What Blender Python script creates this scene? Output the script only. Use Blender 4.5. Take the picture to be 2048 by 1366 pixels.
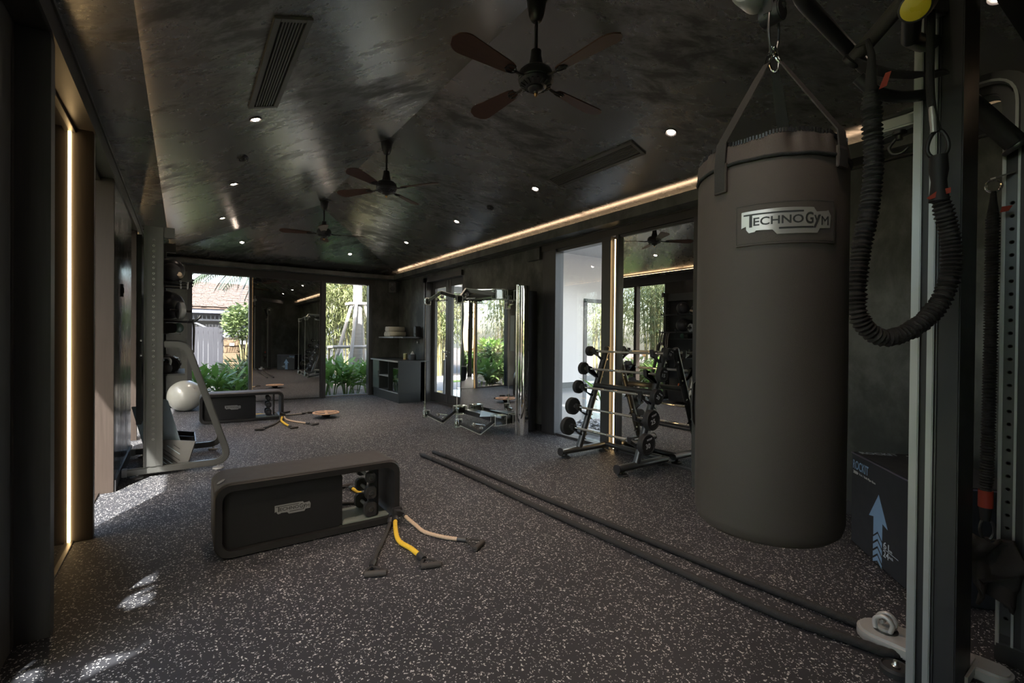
import bpy, bmesh, math, random
from mathutils import Vector, Matrix, Euler
from math import sin, cos, pi, radians, sqrt, asin, atan2

random.seed(7)
for o in list(bpy.data.objects):
    bpy.data.objects.remove(o)
scene = bpy.context.scene
COL = scene.collection

# ------------------------------------------------------------------ camera, sky, sun, exposure
YAW, PITCH, ROLL = radians(35.045), radians(-0.392), radians(0.508)
fwd = Vector((sin(YAW) * cos(PITCH), cos(YAW) * cos(PITCH), sin(PITCH)))
rt0 = Vector((cos(YAW), -sin(YAW), 0))
up0 = rt0.cross(fwd)
rt = rt0 * cos(ROLL) + up0 * sin(ROLL)
up = -rt0 * sin(ROLL) + up0 * cos(ROLL)
cam = bpy.data.cameras.new('camera')
cam.sensor_width = 36.0
cam.lens = 938.9 / 2048 * 36
cam.clip_start = 0.02
cam_ob = bpy.data.objects.new('camera', cam)
COL.objects.link(cam_ob)
m = Matrix.Identity(4)
for i in range(3):
    m[i][0], m[i][1], m[i][2] = rt[i], up[i], -fwd[i]
m[0][3], m[1][3], m[2][3] = 0, 0, 1.35
cam_ob.matrix_world = m
scene.camera = cam_ob

scene.view_settings.view_transform = 'Standard'
scene.view_settings.look = 'None'
scene.view_settings.gamma = 1.0
scene.view_settings.use_curve_mapping = False
scene.view_settings.exposure = 1.15
scene.cycles.use_denoising = True
scene.cycles.max_bounces = 10
scene.cycles.transparent_max_bounces = 16
scene.cycles.sample_clamp_indirect = 6.0
scene.cycles.caustics_reflective = True
scene.cycles.caustics_refractive = False
scene.cycles.blur_glossy = 0.6

world = bpy.data.worlds.new('sky')
scene.world = world
world.use_nodes = True
wn = world.node_tree
sky = wn.nodes.new('ShaderNodeTexSky')
sky.sky_type = 'NISHITA'
sky.sun_disc = False
sky.sun_elevation = radians(42.6)
sky.sun_rotation = radians(210)
sky.air_density = 1.0
sky.dust_density = 3.5
sky.ozone_density = 0.6
SKY_STRENGTH = 0.68
wn.nodes['Background'].inputs['Strength'].default_value = SKY_STRENGTH
wn.links.new(sky.outputs[0], wn.nodes['Background'].inputs['Color'])

sun = bpy.data.lights.new('sun', 'SUN')
sun.energy = 17.0
sun.color = (1.0, 0.95, 0.90)
sun.angle = radians(0.6)
sun_ob = bpy.data.objects.new('sun', sun)
COL.objects.link(sun_ob)
sun_ob.rotation_euler = Vector((0.494, 0.87, -0.92)).to_track_quat('-Z', 'Y').to_euler()

LAMP_WATTS = 44.0          # one ceiling downlight
LED_GLOW = 6.5            # warm led strips

# ------------------------------------------------------------------ materials
MATS = {}


def nodes_of(name):
    mt = bpy.data.materials.new(name)
    mt.use_nodes = True
    nt = mt.node_tree
    return mt, nt, nt.nodes['Principled BSDF'], nt.nodes, nt.links


def mat(name, col, rough=0.5, metal=0.0, spec=0.5, var=0.18, vscale=14.0, bump=0.0, bscale=120.0, stretch=None, coat=0.0):
    """principled material whose colour and roughness carry a fine procedural mottle"""
    mt, nt, b, N, L = nodes_of(name)
    tc = N.new('ShaderNodeTexCoord')
    mp = N.new('ShaderNodeMapping')
    if stretch:
        mp.inputs['Scale'].default_value = stretch
    L.new(tc.outputs['Object'], mp.inputs['Vector'])
    nz = N.new('ShaderNodeTexNoise')
    nz.inputs['Scale'].default_value = vscale
    nz.inputs['Detail'].default_value = 5
    L.new(mp.outputs[0], nz.inputs['Vector'])
    mx = N.new('ShaderNodeMix')
    mx.data_type = 'RGBA'
    lo = [c * (1 - var) for c in col]
    hi = [min(1, c * (1 + var)) for c in col]
    mx.inputs[6].default_value = (*lo, 1)
    mx.inputs[7].default_value = (*hi, 1)
    L.new(nz.outputs['Fac'], mx.inputs[0])
    L.new(mx.outputs[2], b.inputs['Base Color'])
    mr = N.new('ShaderNodeMapRange')
    mr.inputs['To Min'].default_value = max(0.0, rough * 0.85)
    mr.inputs['To Max'].default_value = min(1.0, rough * 1.15)
    L.new(nz.outputs['Fac'], mr.inputs['Value'])
    L.new(mr.outputs[0], b.inputs['Roughness'])
    b.inputs['Metallic'].default_value = metal
    b.inputs['Specular IOR Level'].default_value = spec
    b.inputs['Coat Weight'].default_value = coat
    if bump:
        n2 = N.new('ShaderNodeTexNoise')
        n2.inputs['Scale'].default_value = bscale
        n2.inputs['Detail'].default_value = 3
        L.new(mp.outputs[0], n2.inputs['Vector'])
        bp = N.new('ShaderNodeBump')
        bp.inputs['Strength'].default_value = bump
        bp.inputs['Distance'].default_value = 0.004
        L.new(n2.outputs['Fac'], bp.inputs['Height'])
        L.new(bp.outputs[0], b.inputs['Normal'])
    MATS[name] = mt
    return mt


def emit(name, col, strength):
    mt, nt, b, N, L = nodes_of(name)
    b.inputs['Base Color'].default_value = (*col, 1)
    b.inputs['Emission Color'].default_value = (*col, 1)
    b.inputs['Emission Strength'].default_value = strength
    MATS[name] = mt
    return mt


def plaster(name, dark, light, stretch, rlo, rhi, spec=0.5, scale=2.2, bump=0.25, lo=0.46, hi=0.68, turn=0.0, fine=0.10):
    """burnished black plaster: trowelled clouds of colour and gloss, scratches as fine relief"""
    mt, nt, b, N, L = nodes_of(name)
    tc = N.new('ShaderNodeTexCoord')
    mp = N.new('ShaderNodeMapping')
    mp.inputs['Scale'].default_value = stretch
    rot = N.new('ShaderNodeVectorRotate')
    rot.rotation_type = 'Z_AXIS'
    rot.inputs['Angle'].default_value = turn
    L.new(tc.outputs['Object'], rot.inputs['Vector'])
    L.new(rot.outputs[0], mp.inputs['Vector'])
    n0 = N.new('ShaderNodeTexNoise')
    n0.inputs['Scale'].default_value = 0.9
    n0.inputs['Detail'].default_value = 3
    L.new(tc.outputs['Object'], n0.inputs['Vector'])
    n1 = N.new('ShaderNodeTexNoise')
    n1.inputs['Scale'].default_value = scale
    n1.inputs['Detail'].default_value = 9
    n1.inputs['Roughness'].default_value = 0.68
    n1.inputs['Distortion'].default_value = 0.25
    L.new(mp.outputs[0], n1.inputs['Vector'])
    ad = N.new('ShaderNodeMath')
    ad.operation = 'MULTIPLY_ADD'
    ad.inputs[1].default_value = 0.45
    L.new(n0.outputs['Fac'], ad.inputs[0])
    sc = N.new('ShaderNodeMath')
    sc.operation = 'MULTIPLY'
    sc.inputs[1].default_value = 0.62
    L.new(n1.outputs['Fac'], sc.inputs[0])
    L.new(sc.outputs[0], ad.inputs[2])
    cr = N.new('ShaderNodeMapRange')
    cr.interpolation_type = 'SMOOTHSTEP'
    cr.inputs['From Min'].default_value = lo
    cr.inputs['From Max'].default_value = hi
    L.new(ad.outputs[0], cr.inputs['Value'])
    mx = N.new('ShaderNodeMix')
    mx.data_type = 'RGBA'
    mx.inputs[6].default_value = (*dark, 1)
    mx.inputs[7].default_value = (*light, 1)
    L.new(cr.outputs[0], mx.inputs[0])
    L.new(mx.outputs[2], b.inputs['Base Color'])
    rr = N.new('ShaderNodeMapRange')
    rr.inputs['To Min'].default_value = rhi
    rr.inputs['To Max'].default_value = rlo
    L.new(cr.outputs[0], rr.inputs['Value'])
    L.new(rr.outputs[0], b.inputs['Roughness'])
    sp = N.new('ShaderNodeMapRange')
    sp.inputs['To Min'].default_value = spec * 0.45
    sp.inputs['To Max'].default_value = spec * 1.2
    L.new(cr.outputs[0], sp.inputs['Value'])
    L.new(sp.outputs[0], b.inputs['Specular IOR Level'])
    n3 = N.new('ShaderNodeTexNoise')
    n3.inputs['Scale'].default_value = 16
    n3.inputs['Detail'].default_value = 4
    L.new(mp.outputs[0], n3.inputs['Vector'])
    hm = N.new('ShaderNodeMath')
    hm.operation = 'MULTIPLY_ADD'
    hm.inputs[1].default_value = fine
    L.new(n3.outputs['Fac'], hm.inputs[0])
    L.new(cr.outputs[0], hm.inputs[2])
    bp = N.new('ShaderNodeBump')
    bp.inputs['Strength'].default_value = bump
    bp.inputs['Distance'].default_value = 0.006
    L.new(hm.outputs[0], bp.inputs['Height'])
    L.new(bp.outputs[0], b.inputs['Normal'])
    MATS[name] = mt
    return mt


def floor_material():
    mt, nt, b, N, L = nodes_of('flecked_rubber')
    tc = N.new('ShaderNodeTexCoord')
    nz = N.new('ShaderNodeTexNoise')
    nz.inputs['Scale'].default_value = 90
    L.new(tc.outputs['Object'], nz.inputs['Vector'])
    mv = N.new('ShaderNodeMix')
    mv.data_type = 'RGBA'
    mv.blend_type = 'LINEAR_LIGHT'
    mv.inputs[0].default_value = 0.012
    L.new(tc.outputs['Object'], mv.inputs[6])
    L.new(nz.outputs['Color'], mv.inputs[7])
    masks = []
    for sc_, thr, pick in ((72, 0.26, 0.84), (135, 0.27, 0.84)):
        vo = N.new('ShaderNodeTexVoronoi')
        vo.voronoi_dimensions = '2D'
        vo.inputs['Scale'].default_value = sc_
        L.new(mv.outputs[2], vo.inputs['Vector'])
        sep = N.new('ShaderNodeSeparateColor')
        L.new(vo.outputs['Color'], sep.inputs[0])
        a = N.new('ShaderNodeMath')
        a.operation = 'LESS_THAN'
        a.inputs[1].default_value = thr
        L.new(vo.outputs['Distance'], a.inputs[0])
        c = N.new('ShaderNodeMath')
        c.operation = 'GREATER_THAN'
        c.inputs[1].default_value = pick
        L.new(sep.outputs[0], c.inputs[0])
        d = N.new('ShaderNodeMath')
        d.operation = 'MULTIPLY'
        L.new(a.outputs[0], d.inputs[0])
        L.new(c.outputs[0], d.inputs[1])
        masks.append(d)
    mxm = N.new('ShaderNodeMath')
    mxm.operation = 'MAXIMUM'
    L.new(masks[0].outputs[0], mxm.inputs[0])
    L.new(masks[1].outputs[0], mxm.inputs[1])
    n2 = N.new('ShaderNodeTexNoise')
    n2.inputs['Scale'].default_value = 1.3
    L.new(tc.outputs['Object'], n2.inputs['Vector'])
    base = N.new('ShaderNodeMix')
    base.data_type = 'RGBA'
    base.inputs[6].default_value = (0.024, 0.025, 0.030, 1)
    base.inputs[7].default_value = (0.032, 0.033, 0.039, 1)
    L.new(n2.outputs['Fac'], base.inputs[0])
    mx = N.new('ShaderNodeMix')
    mx.data_type = 'RGBA'
    L.new(mxm.outputs[0], mx.inputs[0])
    L.new(base.outputs[2], mx.inputs[6])
    mx.inputs[7].default_value = (0.56, 0.55, 0.54, 1)
    L.new(mx.outputs[2], b.inputs['Base Color'])
    b.inputs['Roughness'].default_value = 0.62
    b.inputs['Specular IOR Level'].default_value = 0.35
    bp = N.new('ShaderNodeBump')
    bp.inputs['Strength'].default_value = 0.25
    bp.inputs['Distance'].default_value = 0.002
    L.new(nz.outputs['Fac'], bp.inputs['Height'])
    L.new(bp.outputs[0], b.inputs['Normal'])
    MATS['flecked_rubber'] = mt
    return mt


def glass_material(name, tint=(1, 1, 1), base=0.04):
    mt = bpy.data.materials.new(name)
    mt.use_nodes = True
    nt = mt.node_tree
    N, L = nt.nodes, nt.links
    N.remove(N['Principled BSDF'])
    lw = N.new('ShaderNodeLayerWeight')
    lw.inputs['Blend'].default_value = 0.5
    pw = N.new('ShaderNodeMath')
    pw.operation = 'POWER'
    pw.inputs[1].default_value = 5.0
    L.new(lw.outputs['Facing'], pw.inputs[0])
    ma = N.new('ShaderNodeMath')
    ma.operation = 'MULTIPLY_ADD'
    ma.inputs[1].default_value = 1 - base
    ma.inputs[2].default_value = base
    L.new(pw.outputs[0], ma.inputs[0])
    tr = N.new('ShaderNodeBsdfTransparent')
    tr.inputs[0].default_value = (*tint, 1)
    gl = N.new('ShaderNodeBsdfGlossy')
    gl.inputs['Roughness'].default_value = 0.01
    mx = N.new('ShaderNodeMixShader')
    L.new(ma.outputs[0], mx.inputs[0])
    L.new(tr.outputs[0], mx.inputs[1])
    L.new(gl.outputs[0], mx.inputs[2])
    L.new(mx.outputs[0], N['Material Output'].inputs['Surface'])
    MATS[name] = mt
    return mt


def leaf_material(name, a, b_, trans=0.35):
    mt = bpy.data.materials.new(name)
    mt.use_nodes = True
    nt = mt.node_tree
    N, L = nt.nodes, nt.links
    p = N['Principled BSDF']
    oi = N.new('ShaderNodeObjectInfo')
    tc = N.new('ShaderNodeTexCoord')
    nz = N.new('ShaderNodeTexNoise')
    nz.inputs['Scale'].default_value = 6
    L.new(tc.outputs['Object'], nz.inputs['Vector'])
    ad = N.new('ShaderNodeMath')
    ad.operation = 'ADD'
    L.new(oi.outputs['Random'], ad.inputs[0])
    L.new(nz.outputs['Fac'], ad.inputs[1])
    hf = N.new('ShaderNodeMath')
    hf.operation = 'MULTIPLY'
    hf.inputs[1].default_value = 0.5
    L.new(ad.outputs[0], hf.inputs[0])
    mx = N.new('ShaderNodeMix')
    mx.data_type = 'RGBA'
    mx.inputs[6].default_value = (*a, 1)
    mx.inputs[7].default_value = (*b_, 1)
    L.new(hf.outputs[0], mx.inputs[0])
    L.new(mx.outputs[2], p.inputs['Base Color'])
    p.inputs['Roughness'].default_value = 0.42
    tl = N.new('ShaderNodeBsdfTranslucent')
    L.new(mx.outputs[2], tl.inputs[0])
    ms = N.new('ShaderNodeMixShader')
    ms.inputs[0].default_value = trans
    L.new(p.outputs[0], ms.inputs[1])
    L.new(tl.outputs[0], ms.inputs[2])
    L.new(ms.outputs[0], N['Material Output'].inputs['Surface'])
    MATS[name] = mt
    return mt


floor_material()
glass_material('clear_glass', (0.97, 0.985, 0.98), 0.05)
plaster('ceiling_plaster', (0.022, 0.022, 0.021), (0.072, 0.074, 0.069), (0.9, 2.1, 1.4), 0.27, 0.48, 0.95, 2.7, 0.07, 0.40, 0.535, 0.75, 0.30)
MATS['ceiling_plaster'].node_tree.nodes['Principled BSDF'].inputs['IOR'].default_value = 2.05
plaster('wall_plaster', (0.046, 0.048, 0.044), (0.090, 0.091, 0.083), (1.0, 1.0, 0.7), 0.32, 0.52, 0.50, 2.6, 0.14, 0.42, 0.66, 0.0, 0.3)
plaster('gloss_plaster', (0.024, 0.023, 0.022), (0.050, 0.048, 0.045), (1.2, 2.0, 0.45), 0.12, 0.28, 0.80, 3.0, 0.12, 0.42, 0.62, 0.0, 0.2)
mat('dark_timber', (0.038, 0.034, 0.031), 0.38, spec=0.5, var=0.3, vscale=3, stretch=(30, 30, 1.2), bump=0.06, bscale=6)
mat('pillar_timber_shaded', (0.025, 0.0180, 0.0145), 0.50, spec=0.3, var=0.3, vscale=3, stretch=(30, 30, 1.2), bump=0.06, bscale=6)  # brown timber, its colour also lowered in place of tree shade on the fins
mat('door_timber', (0.046, 0.045, 0.047), 0.36, spec=0.5, var=0.25, vscale=3, stretch=(30, 30, 1.2), bump=0.05, bscale=6)
mat('dark_gloss', (0.016, 0.016, 0.018), 0.06, spec=0.5, var=0.1)
mat('black_paint', (0.020, 0.020, 0.022), 0.42)
mat('black_rubber', (0.018, 0.018, 0.019), 0.62, var=0.25)
mat('black_plastic', (0.022, 0.022, 0.024), 0.40)
mat('soft_black', (0.028, 0.027, 0.028), 0.72, var=0.2, bump=0.1, bscale=400)
mat('charcoal_pad', (0.044, 0.042, 0.044), 0.66, var=0.15, bump=0.15, bscale=300)
mat('grey_metal', (0.50, 0.49, 0.48), 0.38, metal=0.4, var=0.08)
mat('silver_paint', (0.40, 0.41, 0.41), 0.38, metal=0.55, var=0.06, stretch=(1, 1, 0.1))
mat('graphite_metal', (0.085, 0.088, 0.090), 0.33, metal=0.75, var=0.12)
mat('chrome', (0.78, 0.78, 0.77), 0.10, metal=1.0, var=0.04)
mat('knurled_steel', (0.52, 0.50, 0.46), 0.30, metal=1.0, var=0.1, bump=0.5, bscale=900)
mat('bolt_steel', (0.62, 0.61, 0.58), 0.28, metal=1.0, var=0.06)
mat('bag_leather', (0.080, 0.061, 0.053), 0.58, var=0.10, vscale=6, bump=0.28, bscale=700, spec=0.4)
mat('webbing', (0.034, 0.029, 0.027), 0.80, var=0.25, vscale=200, bump=0.5, bscale=500)
mat('black_webbing', (0.022, 0.021, 0.021), 0.80, var=0.3, vscale=200, bump=0.5, bscale=500)
mat('badge_silver', (0.52, 0.47, 0.44), 0.36, metal=0.6, var=0.08)
mat('badge_grey', (0.26, 0.26, 0.26), 0.42, metal=0.4, var=0.08)
mat('badge_ink', (0.030, 0.028, 0.027), 0.55)
mat('band_sleeve', (0.026, 0.025, 0.025), 0.62, var=0.35, vscale=60, bump=0.4, bscale=250)
mat('band_yellow', (0.72, 0.46, 0.035), 0.62, var=0.2, vscale=60, bump=0.3, bscale=250)
mat('band_beige', (0.50, 0.37, 0.26), 0.75, var=0.25, vscale=80, bump=0.4, bscale=300)
mat('band_grey', (0.27, 0.25, 0.22), 0.75, var=0.25, vscale=80, bump=0.4, bscale=300)
mat('cap_yellow', (0.62, 0.47, 0.03), 0.28, var=0.06)
mat('tag_red', (0.36, 0.045, 0.025), 0.6, var=0.1)
mat('foam_grip', (0.045, 0.040, 0.038), 0.75, var=0.15, bump=0.2, bscale=500)
mat('rope_black', (0.020, 0.019, 0.019), 0.80, var=0.4, vscale=120, bump=0.8, bscale=160)
mat('box_vinyl', (0.022, 0.024, 0.030), 0.60, var=0.15, bump=0.15, bscale=400)
mat('box_piping', (0.085, 0.075, 0.11), 0.55)
mat('kin_panel', (0.16, 0.17, 0.165), 0.35)
mat('acrylic_edge_glint', (0.46, 0.48, 0.45), 0.25, var=0.05)  # pale colour standing in for light caught on clear edges
mat('cable_pale', (0.50, 0.50, 0.46), 0.4)
glass_material('clear_acrylic', (0.80, 0.84, 0.80), 0.16)
mat('acrylic_ball', (0.30, 0.31, 0.30), 0.12, metal=0.6)
mat('print_blue', (0.20, 0.33, 0.52), 0.6, var=0.06)
mat('print_pale', (0.42, 0.48, 0.55), 0.6, var=0.05)
mat('print_white', (0.55, 0.55, 0.56), 0.6, var=0.05)
mat('ball_pearl', (0.30, 0.30, 0.275), 0.24, var=0.05, spec=0.6, coat=0.2)
mat('wood_blade', (0.060, 0.026, 0.018), 0.50, var=0.35, vscale=4, stretch=(1.5, 22, 22), spec=0.3)
mat('fan_iron', (0.012, 0.012, 0.013), 0.36, var=0.2)
mat('brass', (0.45, 0.28, 0.12), 0.35, metal=1.0)
mat('plywood', (0.52, 0.33, 0.21), 0.5, var=0.2, vscale=5, stretch=(2, 20, 2))
mat('wood_dark', (0.10, 0.075, 0.065), 0.5, var=0.2)
mat('mat_blue', (0.36, 0.45, 0.50), 0.55, var=0.12)
mat('towel', (0.62, 0.57, 0.48), 0.9, var=0.12, vscale=120, bump=0.6, bscale=500)
mat('cabinet_black', (0.026, 0.030, 0.030), 0.42, var=0.2, stretch=(20, 20, 1.5))
mat('cabinet_green', (0.060, 0.075, 0.066), 0.35, var=0.15, stretch=(20, 20, 1.5))
mat('cabinet_edge', (0.24, 0.26, 0.27), 0.35, var=0.1)
mat('olive_cup', (0.32, 0.32, 0.14), 0.4, var=0.1)
mat('paper_white', (0.72, 0.73, 0.74), 0.8, var=0.04)
mat('white_wall', (0.40, 0.41, 0.42), 0.6, var=0.02, vscale=2)
mat('grey_tile', (0.15, 0.16, 0.17), 0.16, var=0.12, vscale=1.2)
mat('paving', (0.30, 0.29, 0.28), 0.75, var=0.12, vscale=2, bump=0.2, bscale=60)
mat('soil', (0.06, 0.048, 0.038), 0.9, var=0.4, vscale=18, bump=0.8, bscale=40)
mat('lawn', (0.11, 0.21, 0.045), 0.9, var=0.35, vscale=9, bump=0.8, bscale=120)
mat('laterite', (0.115, 0.080, 0.050), 0.9, var=0.5, vscale=30, bump=0.9, bscale=60)
mat('path_stone', (0.11, 0.105, 0.10), 0.8, var=0.25, vscale=3, bump=0.3, bscale=50)
mat('stile_timber_lifted', (0.080, 0.080, 0.082), 0.42, spec=0.4, var=0.15, vscale=3, stretch=(30, 30, 1.2), bump=0.05, bscale=6)  # timber colour raised because the nearest frame gets little light
mat('gate_grey', (0.026, 0.0275, 0.036), 0.5, var=0.06, stretch=(8, 8, 0.5))
mat('shingle', (0.070, 0.050, 0.041), 0.85, var=0.6, vscale=5, stretch=(1.2, 6, 6), bump=0.3, bscale=20)
mat('fascia_blue', (0.09, 0.10, 0.14), 0.6, var=0.08)
mat('lattice_dark', (0.10, 0.11, 0.13), 0.6, var=0.1)
mat('curtain', (0.34, 0.36, 0.40), 0.8, var=0.1, vscale=1, stretch=(30, 30, 0.2))
mat('palm_bark', (0.24, 0.23, 0.21), 0.9, var=0.35, vscale=4, stretch=(1, 1, 9), bump=0.8, bscale=12)
mat('stake_wood', (0.36, 0.34, 0.31), 0.8, var=0.2, vscale=6, bump=0.4, bscale=25)
mat('bamboo_cane', (0.20, 0.18, 0.085), 0.5, var=0.3, vscale=3)
mat('pebble', (0.25, 0.26, 0.28), 0.7, var=0.4, vscale=9)
mat('flower_orange', (0.5, 0.16, 0.02), 0.5, var=0.2)
mat('jacket_red', (0.60, 0.14, 0.04), 0.5, var=0.15)
mat('rack_grey', (0.10, 0.101, 0.096), 0.36, metal=0.65, var=0.08, stretch=(1, 1, 0.1))
mat('bin_grey', (0.13, 0.13, 0.125), 0.45, metal=0.3, var=0.08)
mat('roller_black', (0.03, 0.03, 0.032), 0.35)
mat('ball_black', (0.022, 0.022, 0.026), 0.30, spec=0.6, var=0.15)
mat('pad_green', (0.035, 0.085, 0.065), 0.35)
mat('grille_grey', (0.075, 0.075, 0.073), 0.45)
mat('grille_dark', (0.008, 0.008, 0.008), 0.8)
mat('bench_shell', (0.013, 0.0125, 0.013), 0.50, spec=0.4, var=0.1)
mat('bench_panel', (0.010, 0.010, 0.011), 0.6, spec=0.3, var=0.1)
mat('bench_tray', (0.17, 0.19, 0.17), 0.45, var=0.1)
leaf_material('leaf_green', (0.11, 0.23, 0.042), (0.23, 0.38, 0.085))
leaf_material('leaf_bamboo', (0.085, 0.115, 0.034), (0.24, 0.26, 0.12), 0.42)
leaf_material('leaf_palm', (0.018, 0.030, 0.018), (0.045, 0.062, 0.035), 0.08)
leaf_material('leaf_pale', (0.085, 0.135, 0.045), (0.19, 0.24, 0.11))
emit('lamp_glow', (1.0, 0.80, 0.62), 60.0)
emit('led_soft', (1.0, 0.62, 0.32), LED_GLOW * 0.9)
emit('led_warm', (1.0, 0.66, 0.30), LED_GLOW)
emit('led_cove', (1.0, 0.66, 0.40), LED_GLOW * 1.15)
emit('lamp_white', (1.0, 0.97, 0.92), 30.0)


def mirror_material(name, tint, wave=0.0, rough=0.008):
    mt, nt, b, N, L = nodes_of(name)
    b.inputs['Metallic'].default_value = 1
    b.inputs['Base Color'].default_value = (*tint, 1)
    b.inputs['Roughness'].default_value = rough
    if wave:
        tc = N.new('ShaderNodeTexCoord')
        nz = N.new('ShaderNodeTexNoise')
        nz.inputs['Scale'].default_value = 2.0
        nz.inputs['Detail'].default_value = 0
        L.new(tc.outputs['Object'], nz.inputs['Vector'])
        bp = N.new('ShaderNodeBump')
        bp.inputs['Strength'].default_value = wave
        bp.inputs['Distance'].default_value = 0.02
        L.new(nz.outputs['Fac'], bp.inputs['Height'])
        L.new(bp.outputs[0], b.inputs['Normal'])
    MATS[name] = mt


mirror_material('mirror_glass', (0.80, 0.81, 0.80))
mirror_material('polished_panel', (0.74, 0.75, 0.74), 0.06, 0.012)

mirror_material('fridge_glass', (0.42, 0.46, 0.46), 0, 0.03)

# ------------------------------------------------------------------ mesh helpers
W = {}


class MB:
    def __init__(self):
        self.v, self.f = [], []

    def add(self, vs, fs):
        n = len(self.v)
        self.v += [Vector(p) for p in vs]
        self.f += [tuple(i + n for i in q) for q in fs]
        return self

    def bb(self, x0, x1, y0, y1, z0, z1):
        return self.add([(x0, y0, z0), (x1, y0, z0), (x1, y1, z0), (x0, y1, z0), (x0, y0, z1), (x1, y0, z1), (x1, y1, z1), (x0, y1, z1)],
                        [(0, 3, 2, 1), (4, 5, 6, 7), (0, 1, 5, 4), (1, 2, 6, 5), (2, 3, 7, 6), (3, 0, 4, 7)])

    def obox(self, c, s, rot=None):
        """box of size s about c, turned by a 3x3 matrix (or an angle about z)"""
        if rot is None:
            rot = Matrix.Identity(3)
        elif not isinstance(rot, Matrix):
            rot = Matrix.Rotation(rot, 3, 'Z')
        c = Vector(c)
        vs = []
        for z in (-1, 1):
            for x, y in ((-1, -1), (1, -1), (1, 1), (-1, 1)):
                vs.append(c + rot @ Vector((x * s[0] / 2, y * s[1] / 2, z * s[2] / 2)))
        return self.add(vs, [(0, 3, 2, 1), (4, 5, 6, 7), (0, 1, 5, 4), (1, 2, 6, 5), (2, 3, 7, 6), (3, 0, 4, 7)])

    def bar(self, a, b, w, h, upv=(0, 0, 1)):
        """rectangular bar from a to b"""
        a, b = Vector(a), Vector(b)
        d = (b - a)
        x = d.normalized()
        upv = Vector(upv)
        if abs(x.dot(upv)) > 0.98:
            upv = Vector((1, 0, 0))
        y = upv.cross(x).normalized()
        z = x.cross(y)
        rot = Matrix((x, y, z)).transposed()
        return self.obox((a + b) / 2, (d.length, w, h), rot)

    def tube(self, pts, r, n=12, caps=True, closed=False, flat=None):
        """swept round tube; r may be a list. flat=(w,h) sweeps a rectangle instead"""
        pts = [Vector(p) for p in pts]
        k = len(pts)
        rr = r if isinstance(r, (list, tuple)) else [r] * k
        t0 = (pts[1] - pts[0]).normalized()
        ref = Vector((0, 0, 1)) if abs(t0.z) < 0.9 else Vector((1, 0, 0))
        nrm = (ref - t0 * ref.dot(t0)).normalized()
        vs = []
        for i, p in enumerate(pts):
            if closed:
                t = (pts[(i + 1) % k] - pts[i - 1]).normalized()
            else:
                t = (pts[min(i + 1, k - 1)] - pts[max(i - 1, 0)]).normalized()
            nrm = (nrm - t * nrm.dot(t)).normalized()
            bn = t.cross(nrm)
            if flat:
                w, h = flat
                for sx, sy in ((-1, -1), (1, -1), (1, 1), (-1, 1)):
                    vs.append(p + bn * (sx * w / 2) + nrm * (sy * h / 2))
            else:
                for j in range(n):
                    a = 2 * pi * j / n
                    vs.append(p + (nrm * cos(a) + bn * sin(a)) * rr[i])
        if flat:
            n = 4
        fs = []
        for i in range(k if closed else k - 1):
            i2 = (i + 1) % k
            for j in range(n):
                j2 = (j + 1) % n
                fs.append((i * n + j, i2 * n + j, i2 * n + j2, i * n + j2))
        if caps and not closed:
            fs.append(tuple(range(n)))
            fs.append(tuple((k - 1) * n + j for j in reversed(range(n))))
        return self.add(vs, [tuple(reversed(q)) for q in fs])

    def cyl(self, a, b, r, n=20, r2=None):
        return self.tube([a, b], [r, r if r2 is None else r2], n)

    def lathe(self, prof, c=(0, 0, 0), axis=(0, 0, 1), n=24):
        """surface of revolution of (radius, height) pairs about axis through c"""
        q = Vector(axis).to_track_quat('Z', 'Y')
        c = Vector(c)
        vs, rings = [], []
        for r, z in prof:
            if r < 1e-6:
                rings.append([len(vs)])
                vs.append(c + q @ Vector((0, 0, z)))
            else:
                rings.append(list(range(len(vs), len(vs) + n)))
                for j in range(n):
                    a = 2 * pi * j / n
                    vs.append(c + q @ Vector((r * cos(a), r * sin(a), z)))
        fs = []
        for A, B in zip(rings, rings[1:]):
            for j in range(n):
                j2 = (j + 1) % n
                if len(A) == 1 and len(B) == 1:
                    continue
                if len(A) == 1:
                    fs.append((A[0], B[j2], B[j]))
                elif len(B) == 1:
                    fs.append((A[j], A[j2], B[0]))
                else:
                    fs.append((A[j], A[j2], B[j2], B[j]))
        if len(rings[0]) > 1:
            fs.append(tuple(reversed(rings[0])))
        if len(rings[-1]) > 1:
            fs.append(tuple(rings[-1]))
        return self.add(vs, fs)

    def ball(self, c, r, n=20, sz=1.0):
        k = n // 2
        prof = [(r * sin(pi * i / k), -r * cos(pi * i / k) * sz) for i in range(k + 1)]
        prof[0] = (0, prof[0][1])
        prof[-1] = (0, prof[-1][1])
        return self.lathe(prof, c, n=n)

    def prism(self, poly, origin, ux, uy, h):
        """polygon poly in the plane (ux, uy) at origin, thickened by h along ux x uy"""
        o, ux, uy = Vector(origin), Vector(ux), Vector(uy)
        nz = ux.cross(uy).normalized()
        k = len(poly)
        vs = [o + ux * a + uy * b for a, b in poly] + [o + ux * a + uy * b + nz * h for a, b in poly]
        fs = [tuple(reversed(range(k))), tuple(range(k, 2 * k))]
        fs += [(i, (i + 1) % k, k + (i + 1) % k, k + i) for i in range(k)]
        return self.add(vs, fs)

    def grid(self, fn, nu, nv, wrap=False):
        vs = [fn(i / nu, j / nv) for i in range(nu if wrap else nu + 1) for j in range(nv + 1)]
        fs = []
        k = nv + 1
        for i in range(nu):
            i2 = (i + 1) % nu if wrap else i + 1
            for j in range(nv):
                fs.append((i * k + j, i2 * k + j, i2 * k + j + 1, i * k + j + 1))
        return self.add(vs, fs)

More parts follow.
